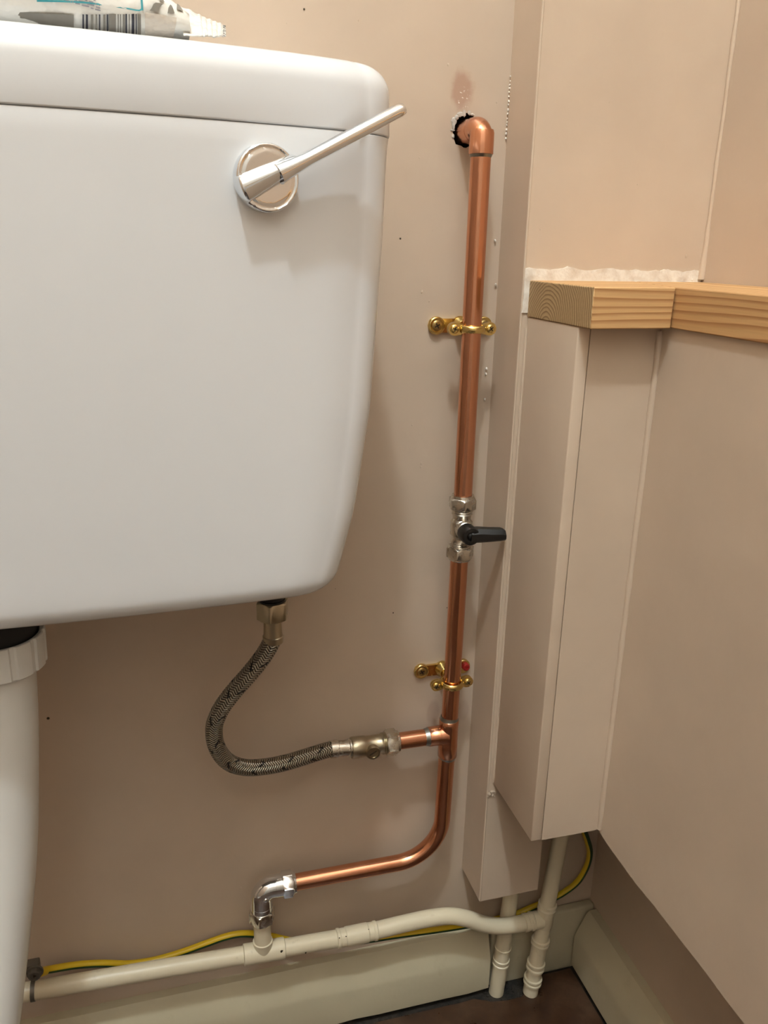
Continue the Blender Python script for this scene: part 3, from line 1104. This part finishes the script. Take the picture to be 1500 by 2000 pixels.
# ------------------------------------------------------------------ ball valve with black lever
ZV = (VT + VB) / 2
H = VT - ZV
bv = empty('ball_valve', (XP, YP, ZV), 'nickel ball valve with a short black lever in the upright copper pipe', 'valve')
mb = MB()
prof = [(-H + .010, .0070), (-H + .010, .0088), (-.0165, .0088), (-.0155, .0082), (-.0145, .0088), (-.0135, .0082), (-.0125, .0088), (-.0105, .0078), (-.0075, .0078), (-.0055, .0092),
        (.0055, .0092), (.0075, .0076), (.0110, .0078), (.0122, .0088), (.0132, .0082), (.0142, .0088), (.0152, .0082), (.0160, .0088), (H - .010, .0088), (H - .010, .0070)]
lathe(mb, (XP, YP, ZV), (0, 0, 1), prof, 36)
lathe(mb, (XP, YP, ZV), (0, -1, 0), [(0, .0078), (.0105, .0078), (.0115, .0070), (.0125, .0050)], 28)
mb.build('valve_body', M['nickel'], bv)
mb = MB()
hexnut(mb, (XP, YP, ZV + .0165), (0, 0, 1), 0, H - .0165 - .0026, 0.0205, rot=0.70, collar=.0026)
mb.build('compression_nut', M['nickel'], bv)
mb = MB()
hexnut(mb, (XP, YP, ZV - .0165), (0, 0, -1), 0, H - .0165 - .0018, 0.0205, rot=0.98, collar=.0018)
mb.build('compression_nut', M['nickel'], bv)
LY = YP - 0.0125
zc = ZV - 0.0005
mb = MB()
# boss, then an arm that tapers in plan and is chamfered on top
lathe(mb, (XP, LY + .0015, zc), (0, -1, 0), [(0, .0070), (.0005, .0078), (.0108, .0078), (.0125, .0070), (.0128, .0042), (.0105, .0036), (.0105, .00005)], 28)
prof = [(0.0, -.0056, .0056), (.008, -.0056, .0058), (.017, -.0054, .0050), (.0265, -.0050, .0046), (.0292, -.0046, .0036)]
vs, fs = [], []
for x, z0, z1 in prof:
    k = x / .0292
    ya, yb = -.0015 - .004 * k, -.0115 - .0025 * k
    c = .0018
    ring = [(ya, z0), (yb + c, z0), (yb, z0 + c), (yb, z1 - 2 * c), (yb + 1.6 * c, z1), (ya, z1)]
    for y_, z_ in ring:
        vs.append((XP + x, LY + y_, zc + z_))
n = 6
for i in range(len(prof) - 1):
    for k in range(n):
        k2 = (k + 1) % n
        fs.append([i * n + k, i * n + k2, (i + 1) * n + k2, (i + 1) * n + k])
fs += [list(range(n))[::-1], [(len(prof) - 1) * n + k for k in range(n)]]
mb.add(vs, fs)
lev = mb.build('lever_handle', M['black'], bv, sharp=28)
mb = MB()
lathe(mb, (XP, LY - .0080, zc), (0, -1, 0), [(0, .0030), (.0014, .0030), (.0026, .0018), (.0028, .0003)], 16)
mb.build('handle_screw', M['black'], lev)

# ------------------------------------------------------------------ brass pipe brackets
def bracket(name, z, xp, label, group, plug):
    root = empty(name, (xp, 0, z), label, 'pipe bracket', group)
    # backplate with two round ends and a waist
    hs, re, rc, wa = 0.0200, 0.0070, 0.0074, 0.0054
    poly = []
    xc = xp + 0.0005
    R0 = [(-hs, re), (0, rc), (hs, re)]
    def hgt(x):
        h = wa
        for c, r in R0:
            d = abs(x - c)
            if d < r:
                h = max(h, sqrt(r * r - d * d))
        if abs(x) > hs:
            d = abs(x) - hs
            h = sqrt(max(0, re * re - d * d))
        return h
    xs = [-hs - re + (2 * hs + 2 * re) * k / 60 for k in range(61)]
    up = [(xc + x, z + hgt(x)) for x in xs]
    dn = [(xc + x, z - hgt(x)) for x in xs[1:-1]][::-1]
    mb = MB()
    prism(mb, up + dn, lambda p, q, d: Vector((p, d, q)), 0.0, -0.0026)
    # raised rims round the screw holes, central threaded boss
    for sx in (-1, 1):
        lathe(mb, (xc + sx * hs, -0.0024, z), (0, -1, 0), [(0, .0070), (.0008, .0066), (.0011, .0058), (.0008, .0050)], 28)
    lathe(mb, (xc, -0.0024, z), (0, -1, 0), [(0, .0070), (.0015, .0066), (.0030, .0052), (.0075, .0050), (.0080, .0046)], 28)
    mb.build('backplate', M['brass'], root, sharp=50)
    for sx in ((-1,) if plug else (-1, 1)):
        mb, m2 = MB(), MB()
        screw_head(mb, m2, (xc + sx * hs, -0.0026, z), (0, -1, 0), 0.0042, 0.0014, 0.5)
        s = mb.build('screw', M['dark_brass'], root)
        m2.build('screw_recess', M['slot'], s, label='dark cross slot')
    # stud to the ring
    mb = MB()
    lathe(mb, (xc, -0.008, z), (0, -1, 0), [(0, .0036), (.0135, .0036)], 16)
    mb.build('stud', M['brass'], root)
    # ring: rear and front halves, bead section, with flat ears
    rr = RP + 0.0017
    for nm, sy in (('rear_band', 1), ('front_band', -1)):
        mb = MB()
        pts = [Vector((xp + rr * cos(t), YP + sy * (abs(rr * sin(t)) * 1.0 + 0.0004), z)) for t in [pi * k / 22 for k in range(23)]]
        vs, fs = [], []
        nn = 14
        for i, p in enumerate(pts):
            t = pi * i / 22
            od = Vector((cos(t), sy * sin(t), 0))
            for k in range(nn):
                a = 2 * pi * k / nn
                vs.append(p + od * (cos(a) * 0.0018) + Vector((0, 0, sin(a) * 0.0029)))
        for i in range(22):
            for k in range(nn):
                k2 = (k + 1) % nn
                fs.append([i * nn + k, i * nn + k2, (i + 1) * nn + k2, (i + 1) * nn + k])
        fs += [list(range(nn))[::-1], [22 * nn + k for k in range(nn)]]
        mb.add(vs, fs)
        for sx in (-1, 1):
            e, er = 0.0146, 0.0050
            pl = [(sx * 0.0070, -0.0032), (sx * (e - 0.0015), -er)]
            pl += [(sx * (e + er * sin(t)), -er * cos(t)) for t in [pi * k / 12 for k in range(13)]]
            pl += [(sx * (e - 0.0015), er), (sx * 0.0070, 0.0032)]
            prism(mb, [(xp + a, z + b) for a, b in pl], lambda p, q, d: Vector((p, d, q)), YP + sy * 0.0002, YP + sy * 0.0021)
        mb.build(nm, M['brass'], root, sharp=50)
    for sx in (-1, 1):
        mb, m2 = MB(), MB()
        screw_head(mb, m2, (xp + sx * 0.0148, YP - 0.0021, z), (0, -1, 0), 0.0034, 0.0016, 0.2 + 0.5 * sx)
        lathe(mb, (xp + sx * 0.0150, YP - 0.0021, z), (0, 1, 0), [(0, .0019), (.0082, .0019)], 12)
        s = mb.build('screw', M['brass'], root)
        m2.build('screw_recess', M['slot'], s, label='dark cross slot')
    return root


ZK1 = P(924, 642, YP).z
ZK2 = P(881, 1334, YP).z
bracket('pipe_bracket', ZK1, XP, 'upper brass pipe bracket above the valve, level with the pine boards', 'brass pipe brackets', False)
bracket('pipe_bracket', ZK2, XL2 + 0.0008, 'lower brass pipe bracket just above the copper tee, beside a red wall plug', 'brass pipe brackets', True)
mb = MB()
rp = P(909.5, 1302, -0.005)
lathe(mb, (rp.x, -0.0006, rp.z), (0, -1, 0), [(0, .0036), (.0058, .0036), (.0066, .0031), (.0068, .0018), (.0060, .0016)], 20)
o = mb.build('wall_plug', M['red'])
o['label'] = 'red plastic wall plug at the right end of the lower brass bracket'
o['category'] = 'wall plug'

# ------------------------------------------------------------------ service valve on the branch
XV0 = P(686, 1459, YP - .001).x
sv = empty('service_valve', ((XV0 + XV1) / 2, YP, ZTE), 'small nickel service valve with a screwdriver slot between hose and copper branch', 'valve')
mb = MB()
Lb = XV1 - XV0
lathe(mb, (XV1, YP, ZTE), (-1, 0, 0), [(.006, .0070), (.006, .0096), (.0125, .0096), (.0132, .0089), (.0139, .0096), (.0146, .0089), (.0153, .0096), (.0162, .0092), (.0172, .0086), (.0300, .0086), (.0312, .0093), (Lb - .0012, .0096), (Lb, .0090), (Lb, .0060)], 36)
lathe(mb, (XV1 - .0262, YP, ZTE - .0012), (0, -1, 0), [(0, .0066), (.0098, .0066), (.0112, .0060), (.0112, .0044), (.0104, .0042), (.0104, .00005)], 28)
svb = mb.build('valve_body', M['bronze_nickel'], sv)
mb = MB()
hexnut(mb, (XV1, YP, ZTE), (-1, 0, 0), .0026, .0125, 0.0212, rot=0.12)
lathe(mb, (XV1, YP, ZTE), (1, 0, 0), [(-.0030, .0098), (-.0006, .0094), (0, .0086), (0, .0074)], 36)
mb.build('compression_nut', M['nickel'], sv)
mb = MB()
c = Vector((XV1 - .0262, YP - .0106, ZTE - .0012))
x_, z_ = Vector((cos(.5), 0, sin(.5))), Vector((-sin(.5), 0, cos(.5)))
for a0, a1, b0, b1 in ((-.0036, .0036, -.0006, .0006),):
    vs = [c + x_ * p + z_ * q + Vector((0, dy, 0)) for dy in (0.0006, 0.0) for p, q in ((a0, b0), (a1, b0), (a1, b1), (a0, b1))]
    mb.add(vs, [[0, 1, 2, 3], [4, 5, 6, 7], [0, 1, 5, 4], [1, 2, 6, 5], [2, 3, 7, 6], [3, 0, 4, 7]])
mb.build('screw_slot', M['slot'], svb, label='dark screwdriver slot')

# ------------------------------------------------------------------ braided hose
hr = empty('flexible_hose', (IN.x, IN.y, IN.z - 0.15), 'braided steel flexible hose curling from the cistern inlet to the service valve', 'hose')
NUTZ = IN.z
nb = P(532, 1240, IN.y).z
hp = [(532, 1246, IN.y), (528, 1258, IN.y), (513, 1283, IN.y + .001), (487, 1316, -.070), (457, 1350, -.067), (431, 1386, -.064), (418, 1422, -.060), (424, 1460, -.056), (446, 1488, -.051), (480, 1499, -.046),
      (520, 1497, -.041), (560, 1489, -.036), (600, 1477, -.032), (632, 1467, -.0292), (652, 1462, YP)]
hpts = [P(*q) for q in hp]
hpts[-1].z = hpts[-1].z
hpts = catmull(hpts, 8)
mb = MB()
tube(mb, hpts, 0.0068, 36, uv=True)
mb.build('braid', M['braid'], hr)
mb = MB()
lathe(mb, (IN.x, IN.y, nb - .0058), (0, 0, 1), [(0, .0068), (.0002, .0076), (.0050, .0078), (.0056, .0072), (.0125, .0068), (NUTZ - nb, .0066)], 28)
mb.build('ferrule', M['bronze_nickel'], hr)
mb = MB()
zt = P(532, 1172, IN.y).z
hexnut(mb, (IN.x, IN.y, zt), (0, 0, -1), 0, zt - P(532, 1207, IN.y).z, 0.0215, rot=0.24)
mb.build('hose_nut', M['bronze_nickel'], hr)
mb = MB()
fa = hpts[-4]
fb = Vector((XV0 + 0.004, YP, ZTE))
fd = (fb - fa)
lathe(mb, fa, fd, [(0, .0068), (.0002, .0077), (.0062, .0078), (.0068, .0070), (.0160, .0072), (.0166, .0080), (.0182, .0080), (.0186, .0070), (fd.length, .0068)], 28)
mb.build('ferrule', M['nickel'], hr)

# ------------------------------------------------------------------ chrome compression elbow
ce = empty('compression_elbow', (XEL, YP, ZBE - .02), 'chrome compression elbow joining the copper bend to the cream pipe below', 'pipe fitting')
XN = P(577, 1724, YP).x
ZN = P(512, 1798, YP).z
mb = MB()
pts = arc_corner((XN - .010, YP, ZBE), (XEL, YP, ZBE), (XEL, YP, ZN + .010), 0.0102, 14)
tube(mb, pts, 0.0098, 36)
tube(mb, [(XN - .0185, YP, ZBE), (XN - .0183, YP, ZBE), (XN - .004, YP, ZBE)], [.0093, .0101, .0101], 32)
tube(mb, [(XEL, YP, ZN + .0185), (XEL, YP, ZN + .0183), (XEL, YP, ZN + .004)], [.0093, .0100, .0100], 32)
lathe(mb, (XEL + .0028, YP - .0088, ZBE - .0050), (0.15, -1, -0.1), [(0, .0022), (.0012, .0020), (.0018, .0012), (.0019, .0002)], 16)
mb.build('elbow_body', M['chrome'], ce, sharp=60)
mb = MB()
hexnut(mb, (XN - .0125, YP, ZBE), (1, 0, 0), 0, .0100, 0.0208, rot=0.28, collar=.0025)
mb.build('compression_nut', M['chrome'], ce)
mb = MB()
hexnut(mb, (XEL, YP, ZN + .0135), (0, 0, -1), 0, .0125, 0.0212, rot=0.22, collar=.0016)
mb.build('compression_nut', M['nickel'], ce)

# ------------------------------------------------------------------ painted pipes at the foot of the wall
PR = 0.0079
low = empty('painted_pipe', (XEL, YP, 0.10), 'cream painted pipe running level above the skirting, with tee and coupling', 'pipe')
hz_px = [(-40, 1950, YP), (60, 1936, YP), (250, 1903, YP), (512, 1859, YP), (600, 1843, YP), (697, 1826, YP), (780, 1806, YP), (840, 1793, -.0285), (880, 1789, -.030), (915, 1795, -.0325),
         (950, 1806, -.0335), (990, 1808, -.0335), (1048, 1797, -.033)]
hz = [P(*q) for q in hz_px]
hz[0].x = -0.28
hcat = catmull(hz, 8)
mb = MB()
tube(mb, hcat, PR, 32)
mb.build('level_pipe', M['pipe_cream'], low)


def along(pts, x):
    for a, b in zip(pts, pts[1:]):
        if a.x <= x <= b.x:
            t = (x - a.x) / (b.x - a.x)
            return a.lerp(b, t), (b - a).normalized()
    return pts[-1], (pts[-1] - pts[-2]).normalized()


def sleeve(mb, x0, x1, r, rims=True):
    a, da = along(hcat, x0)
    b, db = along(hcat, x1)
    d = (b - a)
    L = d.length
    pr = [(0, PR), (.0006, r)]
    if rims:
        pr += [(.0030, r), (.0040, r - .0006), (.0085, r - .0006), (.0095, r)]
        pr += [(L - .0095, r), (L - .0085, r - .0006), (L - .0040, r - .0006), (L - .0030, r)]
    pr += [(L - .0006, r), (L, PR)]
    lathe(mb, a, d, pr, 32)


mb = MB()
xa, xb_ = P(475, 1866, YP).x, P(556, 1851, YP).x
sleeve(mb, xa, xb_, 0.0095, False)
tp, _d = along(hcat, XEL)
ztt = P(512, 1836, YP).z
tube(mb, [tp, (XEL, YP, ztt - .0012), (XEL, YP, ztt - .0004), (XEL, YP, ztt)], [.0088, .0088, .0091, .0080], 32)
mb.build('tee_fitting', M['pipe_cream'], low, sharp=50)
mb = MB()
tube(mb, [(XEL, YP, ztt - .004), (XEL, YP, ZN + .004)], PR, 32)
mb.build('riser', M['pipe_cream'], low)
mb = MB()
sleeve(mb, P(657, 1832, YP).x, P(736, 1817, YP).x, 0.0090, True)
mb.build('coupling', M['pipe_cream'], low, sharp=30)
mb = MB()
xa = P(1022, 1803, -.033).x
e_, d_ = along(hcat, xa)
lathe(mb, e_, (1, 0, 0.0), [(0, PR), (.0006, .0090), (.0040, .0090), (.0046, .0086), (.0072, .0086), (.0078, .0094), (.0098, .0094), (.0106, .0088), (.02, .0088)], 32)
mb.build('end_collar', M['pipe_cream'], low, sharp=30)
mb = MB()
for u, v, s in ((550, 1858, 1.0), (597, 1861, .6), (663, 1832, .5), (676, 1829, .5), (720, 1815, .4)):
    p = P(u, v, YP - .0082)
    lump(mb, p, s * .0014, (1, .6, 1), u)
mb.build('paint_chip', M['slot'], low, label='small dark chips in the paint', kind='stuff')

# the upright pipe in the corner with its ribbed collars
YV = -0.033
va, vb = P(1094, 1640, YV), P(1036, 1936, YV)
vtop = va + (va - vb) * 0.55
vbot = vb + (vb - va) * 0.005
vp = empty('painted_pipe', (vbot.x, YV, 0), 'cream painted upright pipe with ribbed collars in the corner below the deep boxing', 'pipe')


def vpt(v):
    t = (v - 1640) / (1936 - 1640)
    return va.lerp(vb, t)


mb = MB()
tube(mb, [vtop, va, vpt(1790), vb, vbot], PR, 32)
mb.build('upright', M['pipe_cream'], vp)
dv = (vb - va).normalized()


def ribs(mb, org, d, offs, r=0.0095):
    for o_, w in offs:
        lathe(mb, Vector(org) + d * o_, d, [(0, PR - .0002), (w * .22, r), (w * .78, r), (w, PR - .0002)], 32)


for v0, offs in ((1758, ((0, .0036), (.0052, .0042))), (1827, ((0, .0032), (.0048, .0036))), (1874, ((0, .0034), (.0060, .0038))), (1905, ((0, .0032), (.0050, .0036)))):
    mb = MB()
    ribs(mb, vpt(v0), dv, offs)
    mb.build('ribbed_collar', M['pipe_cream'], vp, sharp=25)
mb = MB()
lathe(mb, vpt(1770), dv, [(0, PR), (.0010, .0087), (.0190, .0087), (.0205, PR)], 32)
e2 = P(1052, 1797, YV)
mb.build('tee_fitting', M['pipe_cream'], vp)

# the second upright, nearer the wall
YW = -0.0195
wa, wb = P(996, 1760, YW), P(969, 1938, YW)
wtop = wa + (wa - wb) * 1.1
wp = empty('painted_pipe', (wb.x, YW, 0), 'cream painted upright pipe just behind the level pipe at the end of the skirting', 'pipe')
mb = MB()
tube(mb, [wtop, wa, wb, wb + (wb - wa) * 0.0], PR, 32)
mb.build('upright', M['pipe_cream'], wp)
dw = (wb - wa).normalized()
for v0, offs in ((1846, ((0, .0018),)), (1868, ((0, .0034), (.0058, .0038)))):
    mb = MB()
    ribs(mb, wa.lerp(wb, (v0 - 1760) / 178), dw, offs, 0.0088)
    mb.build('ribbed_collar', M['pipe_cream'], wp, sharp=25)

# ------------------------------------------------------------------ earth cable and clamp
ec = empty('earth_cable', P(300, 1882, -.012), 'yellow and green earth cable looping behind the cream pipes', 'cable')
cpx = [(80, 1897, -.026), (100, 1893, -.020), (150, 1885, -.014), (200, 1882, -.012), (250, 1883, -.010), (300, 1876, -.009), (350, 1862, -.009), (400, 1844, -.009), (440, 1830, -.009), (470, 1824, -.009), (500, 1825, -.009), (530, 1829, -.009), (560, 1836, -.010), (620, 1846, -.012), (700, 1838, -.013),
       (780, 1826, -.0155), (840, 1818, -.0170), (900, 1809, -.0165), (950, 1800, -.009), (1000, 1788, -.0045), (1040, 1772, -.0045), (1075, 1757, -.006), (1100, 1744, -.008), (1128, 1722, -.009), (1146, 1692, -.010), (1152, 1664, -.011), (1146, 1638, -.012), (1136, 1610, -.014), (1125, 1560, -.016)]
cpts = catmull([P(*q) for q in cpx], 6)
mb = MB()
tube(mb, cpts, 0.0033, 20, uv=True)
mb.build('sleeve', M['cable'], ec)
KL = P(68, 1900, -.040)
cl = empty('earth_clamp', KL, 'dull grey earth clamp on the cream pipe beside the white flush pipe', 'clamp')
pc, pd = along(hcat, KL.x)
mb = MB()
x_, y_, a_ = frame(pd)
ring = [pc + x_ * (cos(t) * 0.0086) + y_ * (sin(t) * 0.0086) for t in [2 * pi * k / 32 for k in range(33)]]
lathe(mb, pc - pd * .0075, pd, [(0, .0080), (0, .0086), (.0035, .0086), (.0035, .0080)], 32)
mb.build('strap', M['grey_metal'], cl)
mb = MB()
box(mb, KL.x - .0072, KL.x + .0035, -.0385, -.030, KL.z - .0058, KL.z + .0062, .001)
mb.build('terminal_block', M['grey_metal'], cl)
mb = MB()
lathe(mb, (KL.x, -.0385, KL.z), (0, -1, 0), [(0, .0068), (.0012, .0068), (.0016, .0060), (.0016, .0052), (.0050, .0050), (.0056, .0042), (.0056, .0034), (.0048, .0032), (.0048, .0001)], 24)
sc_ = mb.build('terminal_screw', M['grey_metal'], cl)
mb = MB()
lathe(mb, (KL.x, -.0434, KL.z), (0, -1, 0), [(0, .0016), (.0004, .0016)], 3)
mb.build('screw_recess', M['slot'], sc_)
mb = MB()
lathe(mb, P(79, 1899, -.030), P(100, 1893, -.020) - P(79, 1899, -.030), [(0, .0012), (.0002, .0036), (.007, .0036), (.0072, .0034)], 16)
mb.build('cable_lug', M['cable'], cl, label='yellow cable end')

# ------------------------------------------------------------------ packet on the cistern lid
ZL = ZTOP + 0.0014
PY = -0.108
pk = empty('wipes_packet', (-0.05, PY, ZL), 'crumpled white plastic packet with a barcode lying on the cistern lid', 'packet')
M['film'] = new_mat('white_packet_film', (0.80, 0.775, 0.72), 0.25)
ln(M['film'], bump(M['film'], noise_tex(M['film'], 75, 3, 0.5), 0.7, 0.004), bsdf(M['film']).inputs['Normal'])
M['clear_film'] = new_mat('milky_clear_film', (0.66, 0.59, 0.51), 0.22)
ln(M['clear_film'], bump(M['clear_film'], noise_tex(M['clear_film'], 90, 3, 0.5), 0.8, 0.004), bsdf(M['clear_film']).inputs['Normal'])
M['ink_black'] = new_mat('barcode_black', (0.02, 0.018, 0.03), 0.4)
M['ink_grey'] = new_mat('print_grey', (0.21, 0.19, 0.16), 0.4)
M['ink_teal'] = new_mat('print_teal', (0.05, 0.33, 0.38), 0.4)
M['ink_text'] = new_mat('print_text_grey', (0.30, 0.29, 0.33), 0.4)
X0P, X1P = -0.30, 0.0185


def pk_h(x):
    t = (x - X0P) / (X1P + 0.016 - X0P)
    return 0.0235 * (1 - max(0, (t - 0.72) / 0.28) ** 2.2 * 0.80) * (1 - 0.3 * max(0, (0.06 - t) / 0.06))


def pk_w(x):
    return 0.0455 - 0.004 * max(0, (x + 0.02) / 0.05)


def pk_c(x):
    # the end of the packet lifts a little off the lid
    return ZL + pk_h(x) * 1.0 + 0.0055 * max(0, min(1, (x - 0.005) / 0.04))


def pk_pt(x, a, off=0.0):
    """a: 0 = front seam level, pi/2 = top, negative = under"""
    h, w = pk_h(x), pk_w(x)
    n = 0.62
    ca, sa = cos(a), sin(a)
    y = PY - math.copysign(abs(ca) ** n, ca) * (w + off)
    z = pk_c(x) + math.copysign(abs(sa) ** n, sa) * (h + off)
    cr = 0.0011 * noise.noise(Vector((x * 45, a * 1.6, 0.3))) + 0.0005 * noise.noise(Vector((x * 120, a * 3, 5)))
    return Vector((x, y - cr * ca, max(z + cr * sa, ZL + 0.0002)))


NX, NA = 110, 56
vs, fs = [], []
for i in range(NX + 1):
    x = X0P + (X1P + 0.012 - X0P) * i / NX
    for k in range(NA):
        vs.append(pk_pt(x, 2 * pi * k / NA))
for i in range(NX):
    for k in range(NA):
        k2 = (k + 1) % NA
        fs.append([i * NA + k, i * NA + k2, (i + 1) * NA + k2, (i + 1) * NA + k])
fs += [list(range(NA))[::-1], [NX * NA + k for k in range(NA)]]
mb = MB()
mb.add(vs, fs)
body = mb.build('packet_body', M['film'], pk, sharp=70)


def patch(mb, x0, x1, a0, a1, off, nx=6, na=4):
    vs, fs = [], []
    for i in range(nx + 1):
        for j in range(na + 1):
            vs.append(pk_pt(x0 + (x1 - x0) * i / nx, a0 + (a1 - a0) * j / na, off))
    w = na + 1
    for i in range(nx):
        for j in range(na):
            fs.append([i * w + j, (i + 1) * w + j, (i + 1) * w + j + 1, i * w + j + 1])
    mb.add(vs, fs)


def spot(u, v):
    """(x, a) of the packet surface seen at a pixel: a is searched from the front seam up"""
    best = None
    for k in range(241):
        a = -1.3 + 2.9 * k / 240
        x = P(u, v, -0.150).x
        for _ in range(3):
            w = pk_pt(x, a)
            x = P(u, v, w.y).x
        w = pk_pt(x, a)
        d = w - EYE
        vv = 1000 + FPX * d.dot(DN) / d.dot(FW)
        if best is None or abs(vv - v) < best[0]:
            best = (abs(vv - v), x, a)
        if vv < v - 6:
            break
    return best[1], best[2]


def patch4(mb, c0, c1, c2, c3, off, nx=6, na=4):
    """quad between four pixels (lower left, lower right, upper right, upper left), laid on the packet"""
    q = [spot(*c) for c in (c0, c1, c2, c3)]
    vs, fs = [], []
    for i in range(nx + 1):
        s_ = i / nx
        for j in range(na + 1):
            t_ = j / na
            x = (q[0][0] * (1 - s_) + q[1][0] * s_) * (1 - t_) + (q[3][0] * (1 - s_) + q[2][0] * s_) * t_
            a = (q[0][1] * (1 - s_) + q[1][1] * s_) * (1 - t_) + (q[3][1] * (1 - s_) + q[2][1] * s_) * t_
            vs.append(pk_pt(x, a, off))
    w = na + 1
    for i in range(nx):
        for j in range(na):
            fs.append([i * w + j, (i + 1) * w + j, (i + 1) * w + j + 1, i * w + j + 1])
    mb.add(vs, fs)


mb = MB()
patch4(mb, (283, 66), (338, 74), (345, 34), (283, 24), 0.0004, 14, 6)
mb.build('clear_film', M['clear_film'], body, label='milky clear film')
mb = MB()
patch4(mb, (-60, 46), (144, 60), (144, 28), (-60, 22), 0.0004, 40, 5)
mb.build('printed_band', M['ink_grey'], body, label='grey printed band')
bars_g, bars_k = MB(), MB()
u = 161.0
pat = [(3.2, 'k'), (3.4, 0), (4.2, 'k'), (5.5, 0), (5.0, 'g'), (4.4, 0), (3.0, 'g'), (3.6, 0), (2.6, 'k'), (5.5, 0), (4.4, 'g'), (2.6, 0), (3.0, 'k'), (1.5, 0), (13.5, 'g'), (3.2, 0), (2.2, 'g'), (2.6, 0), (2.0, 'g'), (3.0, 0), (4.6, 'g'), (1.0, 0), (3.0, 'k'), (3.2, 0), (2.2, 'g'), (3.4, 0), (5.6, 'k'), (2.2, 0), (2.2, 'k'), (1.6, 0), (6.6, 'g')]
for w, c in pat:
    if c:
        patch4(bars_k if c == 'k' else bars_g, (u, 66), (u + w, 66), (u + w, 27), (u, 27), 0.0007, 1, 6)
    u += w
bars_g.build('barcode', M['ink_grey'], body, label='grey barcode bars')
bars_k.build('barcode', M['ink_black'], body, label='black barcode bars')
mb = MB()
patch4(mb, (72, 2.5), (272, 22.5), (272, 19.5), (72, -0.5), 0.0006, 30, 1)
patch4(mb, (272, 22.5), (279, 19), (277, 16), (272, 19.5), 0.0006, 2, 1)
x_c, a_c = spot(279, 19)
patch(mb, x_c - 0.0008, x_c + 0.0002, a_c - 0.01, a_c + 0.45, 0.0006, 1, 8)
mb.build('label_border', M['ink_teal'], body, label='teal label border')
mb = MB()
for row in range(7):
    x, aa_ = spot(125, 2)
    aa_ += 0.02 + row * 0.055
    x0_ = x - 0.05
    xe_ = spot(195, 5)[0]
    while x0_ < xe_:
        w = random.uniform(.0010, .0035)
        sl = -0.10 * (x0_ - x) / 0.02
        patch(mb, x0_, min(x0_ + w, xe_), aa_ + sl, aa_ + 0.026 + sl, 0.0006, 1, 1)
        x0_ += w + .0007
mb.build('label_text', M['ink_text'], body, label='rows of tiny print')
mb = MB()
for q_ in (((292, 21), (309, 24), (320, 9), (304, 6)), ((327, 25), (341, 26), (336, 13), (333, 10)), ((345, 20), (358, 24), (352, 14), (346, 14)), ((313, 4), (322, 6), (318, 0), (309, -2))):
    patch4(mb, *q_, 0.0006, 3, 3)
mb.build('printed_shape', M['ink_grey'], body, label='grey printed shapes')
# crimped end seal: a fin that stands up at the end of the packet
mb = MB()
vs, fs = [], []
xe0 = X1P + 0.0085
NXs, NYs = 60, 22
for i in range(NXs + 1):
    s = i / NXs
    for j in range(NYs + 1):
        q = j / NYs
        x = xe0 + (0.0235 - 0.003 * (1 - q)) * s + (0.0009 * (1 if (j // 2 % 2) else -1) if i == NXs else 0)
        hh = (0.020 - 0.0085 * s)
        y = PY - 0.041 + 0.030 * q + 0.0012 * noise.noise(Vector((q * 4, s * 3, 0)))
        y -= (0.0010 * sin(2 * pi * (s - 0.42) * 8.5)) if s > 0.42 else 0
        z = ZL + 0.0035 + 0.0012 * s + hh * q + 0.0007 * noise.noise(Vector((s * 6, q * 3, 3)))
        vs.append((x, y, z))
w = NYs + 1
for i in range(NXs):
    for j in range(NYs):
        fs.append([i * w + j, (i + 1) * w + j, (i + 1) * w + j + 1, i * w + j + 1])
mb.add(vs, fs)
seal = mb.build('end_seal', M['film'], pk, label='crimped end seal', sharp=60)
so = seal.modifiers.new('thickness', 'SOLIDIFY')
so.thickness = 0.0006

# ------------------------------------------------------------------ ceiling lamp above the viewer
lampo = empty('ceiling_lamp', (LAMP.x, LAMP.y, ZT), 'bare bulb holder hanging from the ceiling above', 'lamp')
mb = MB()
lathe(mb, (LAMP.x, LAMP.y, ZT), (0, 0, -1), [(0, .04), (.012, .04), (.02, .02), (.03, .008), (.05, .006), (.055, .018), (.09, .02), (.1, .012)], 28)
mb.build('lamp_holder', M['white_plastic'], lampo)
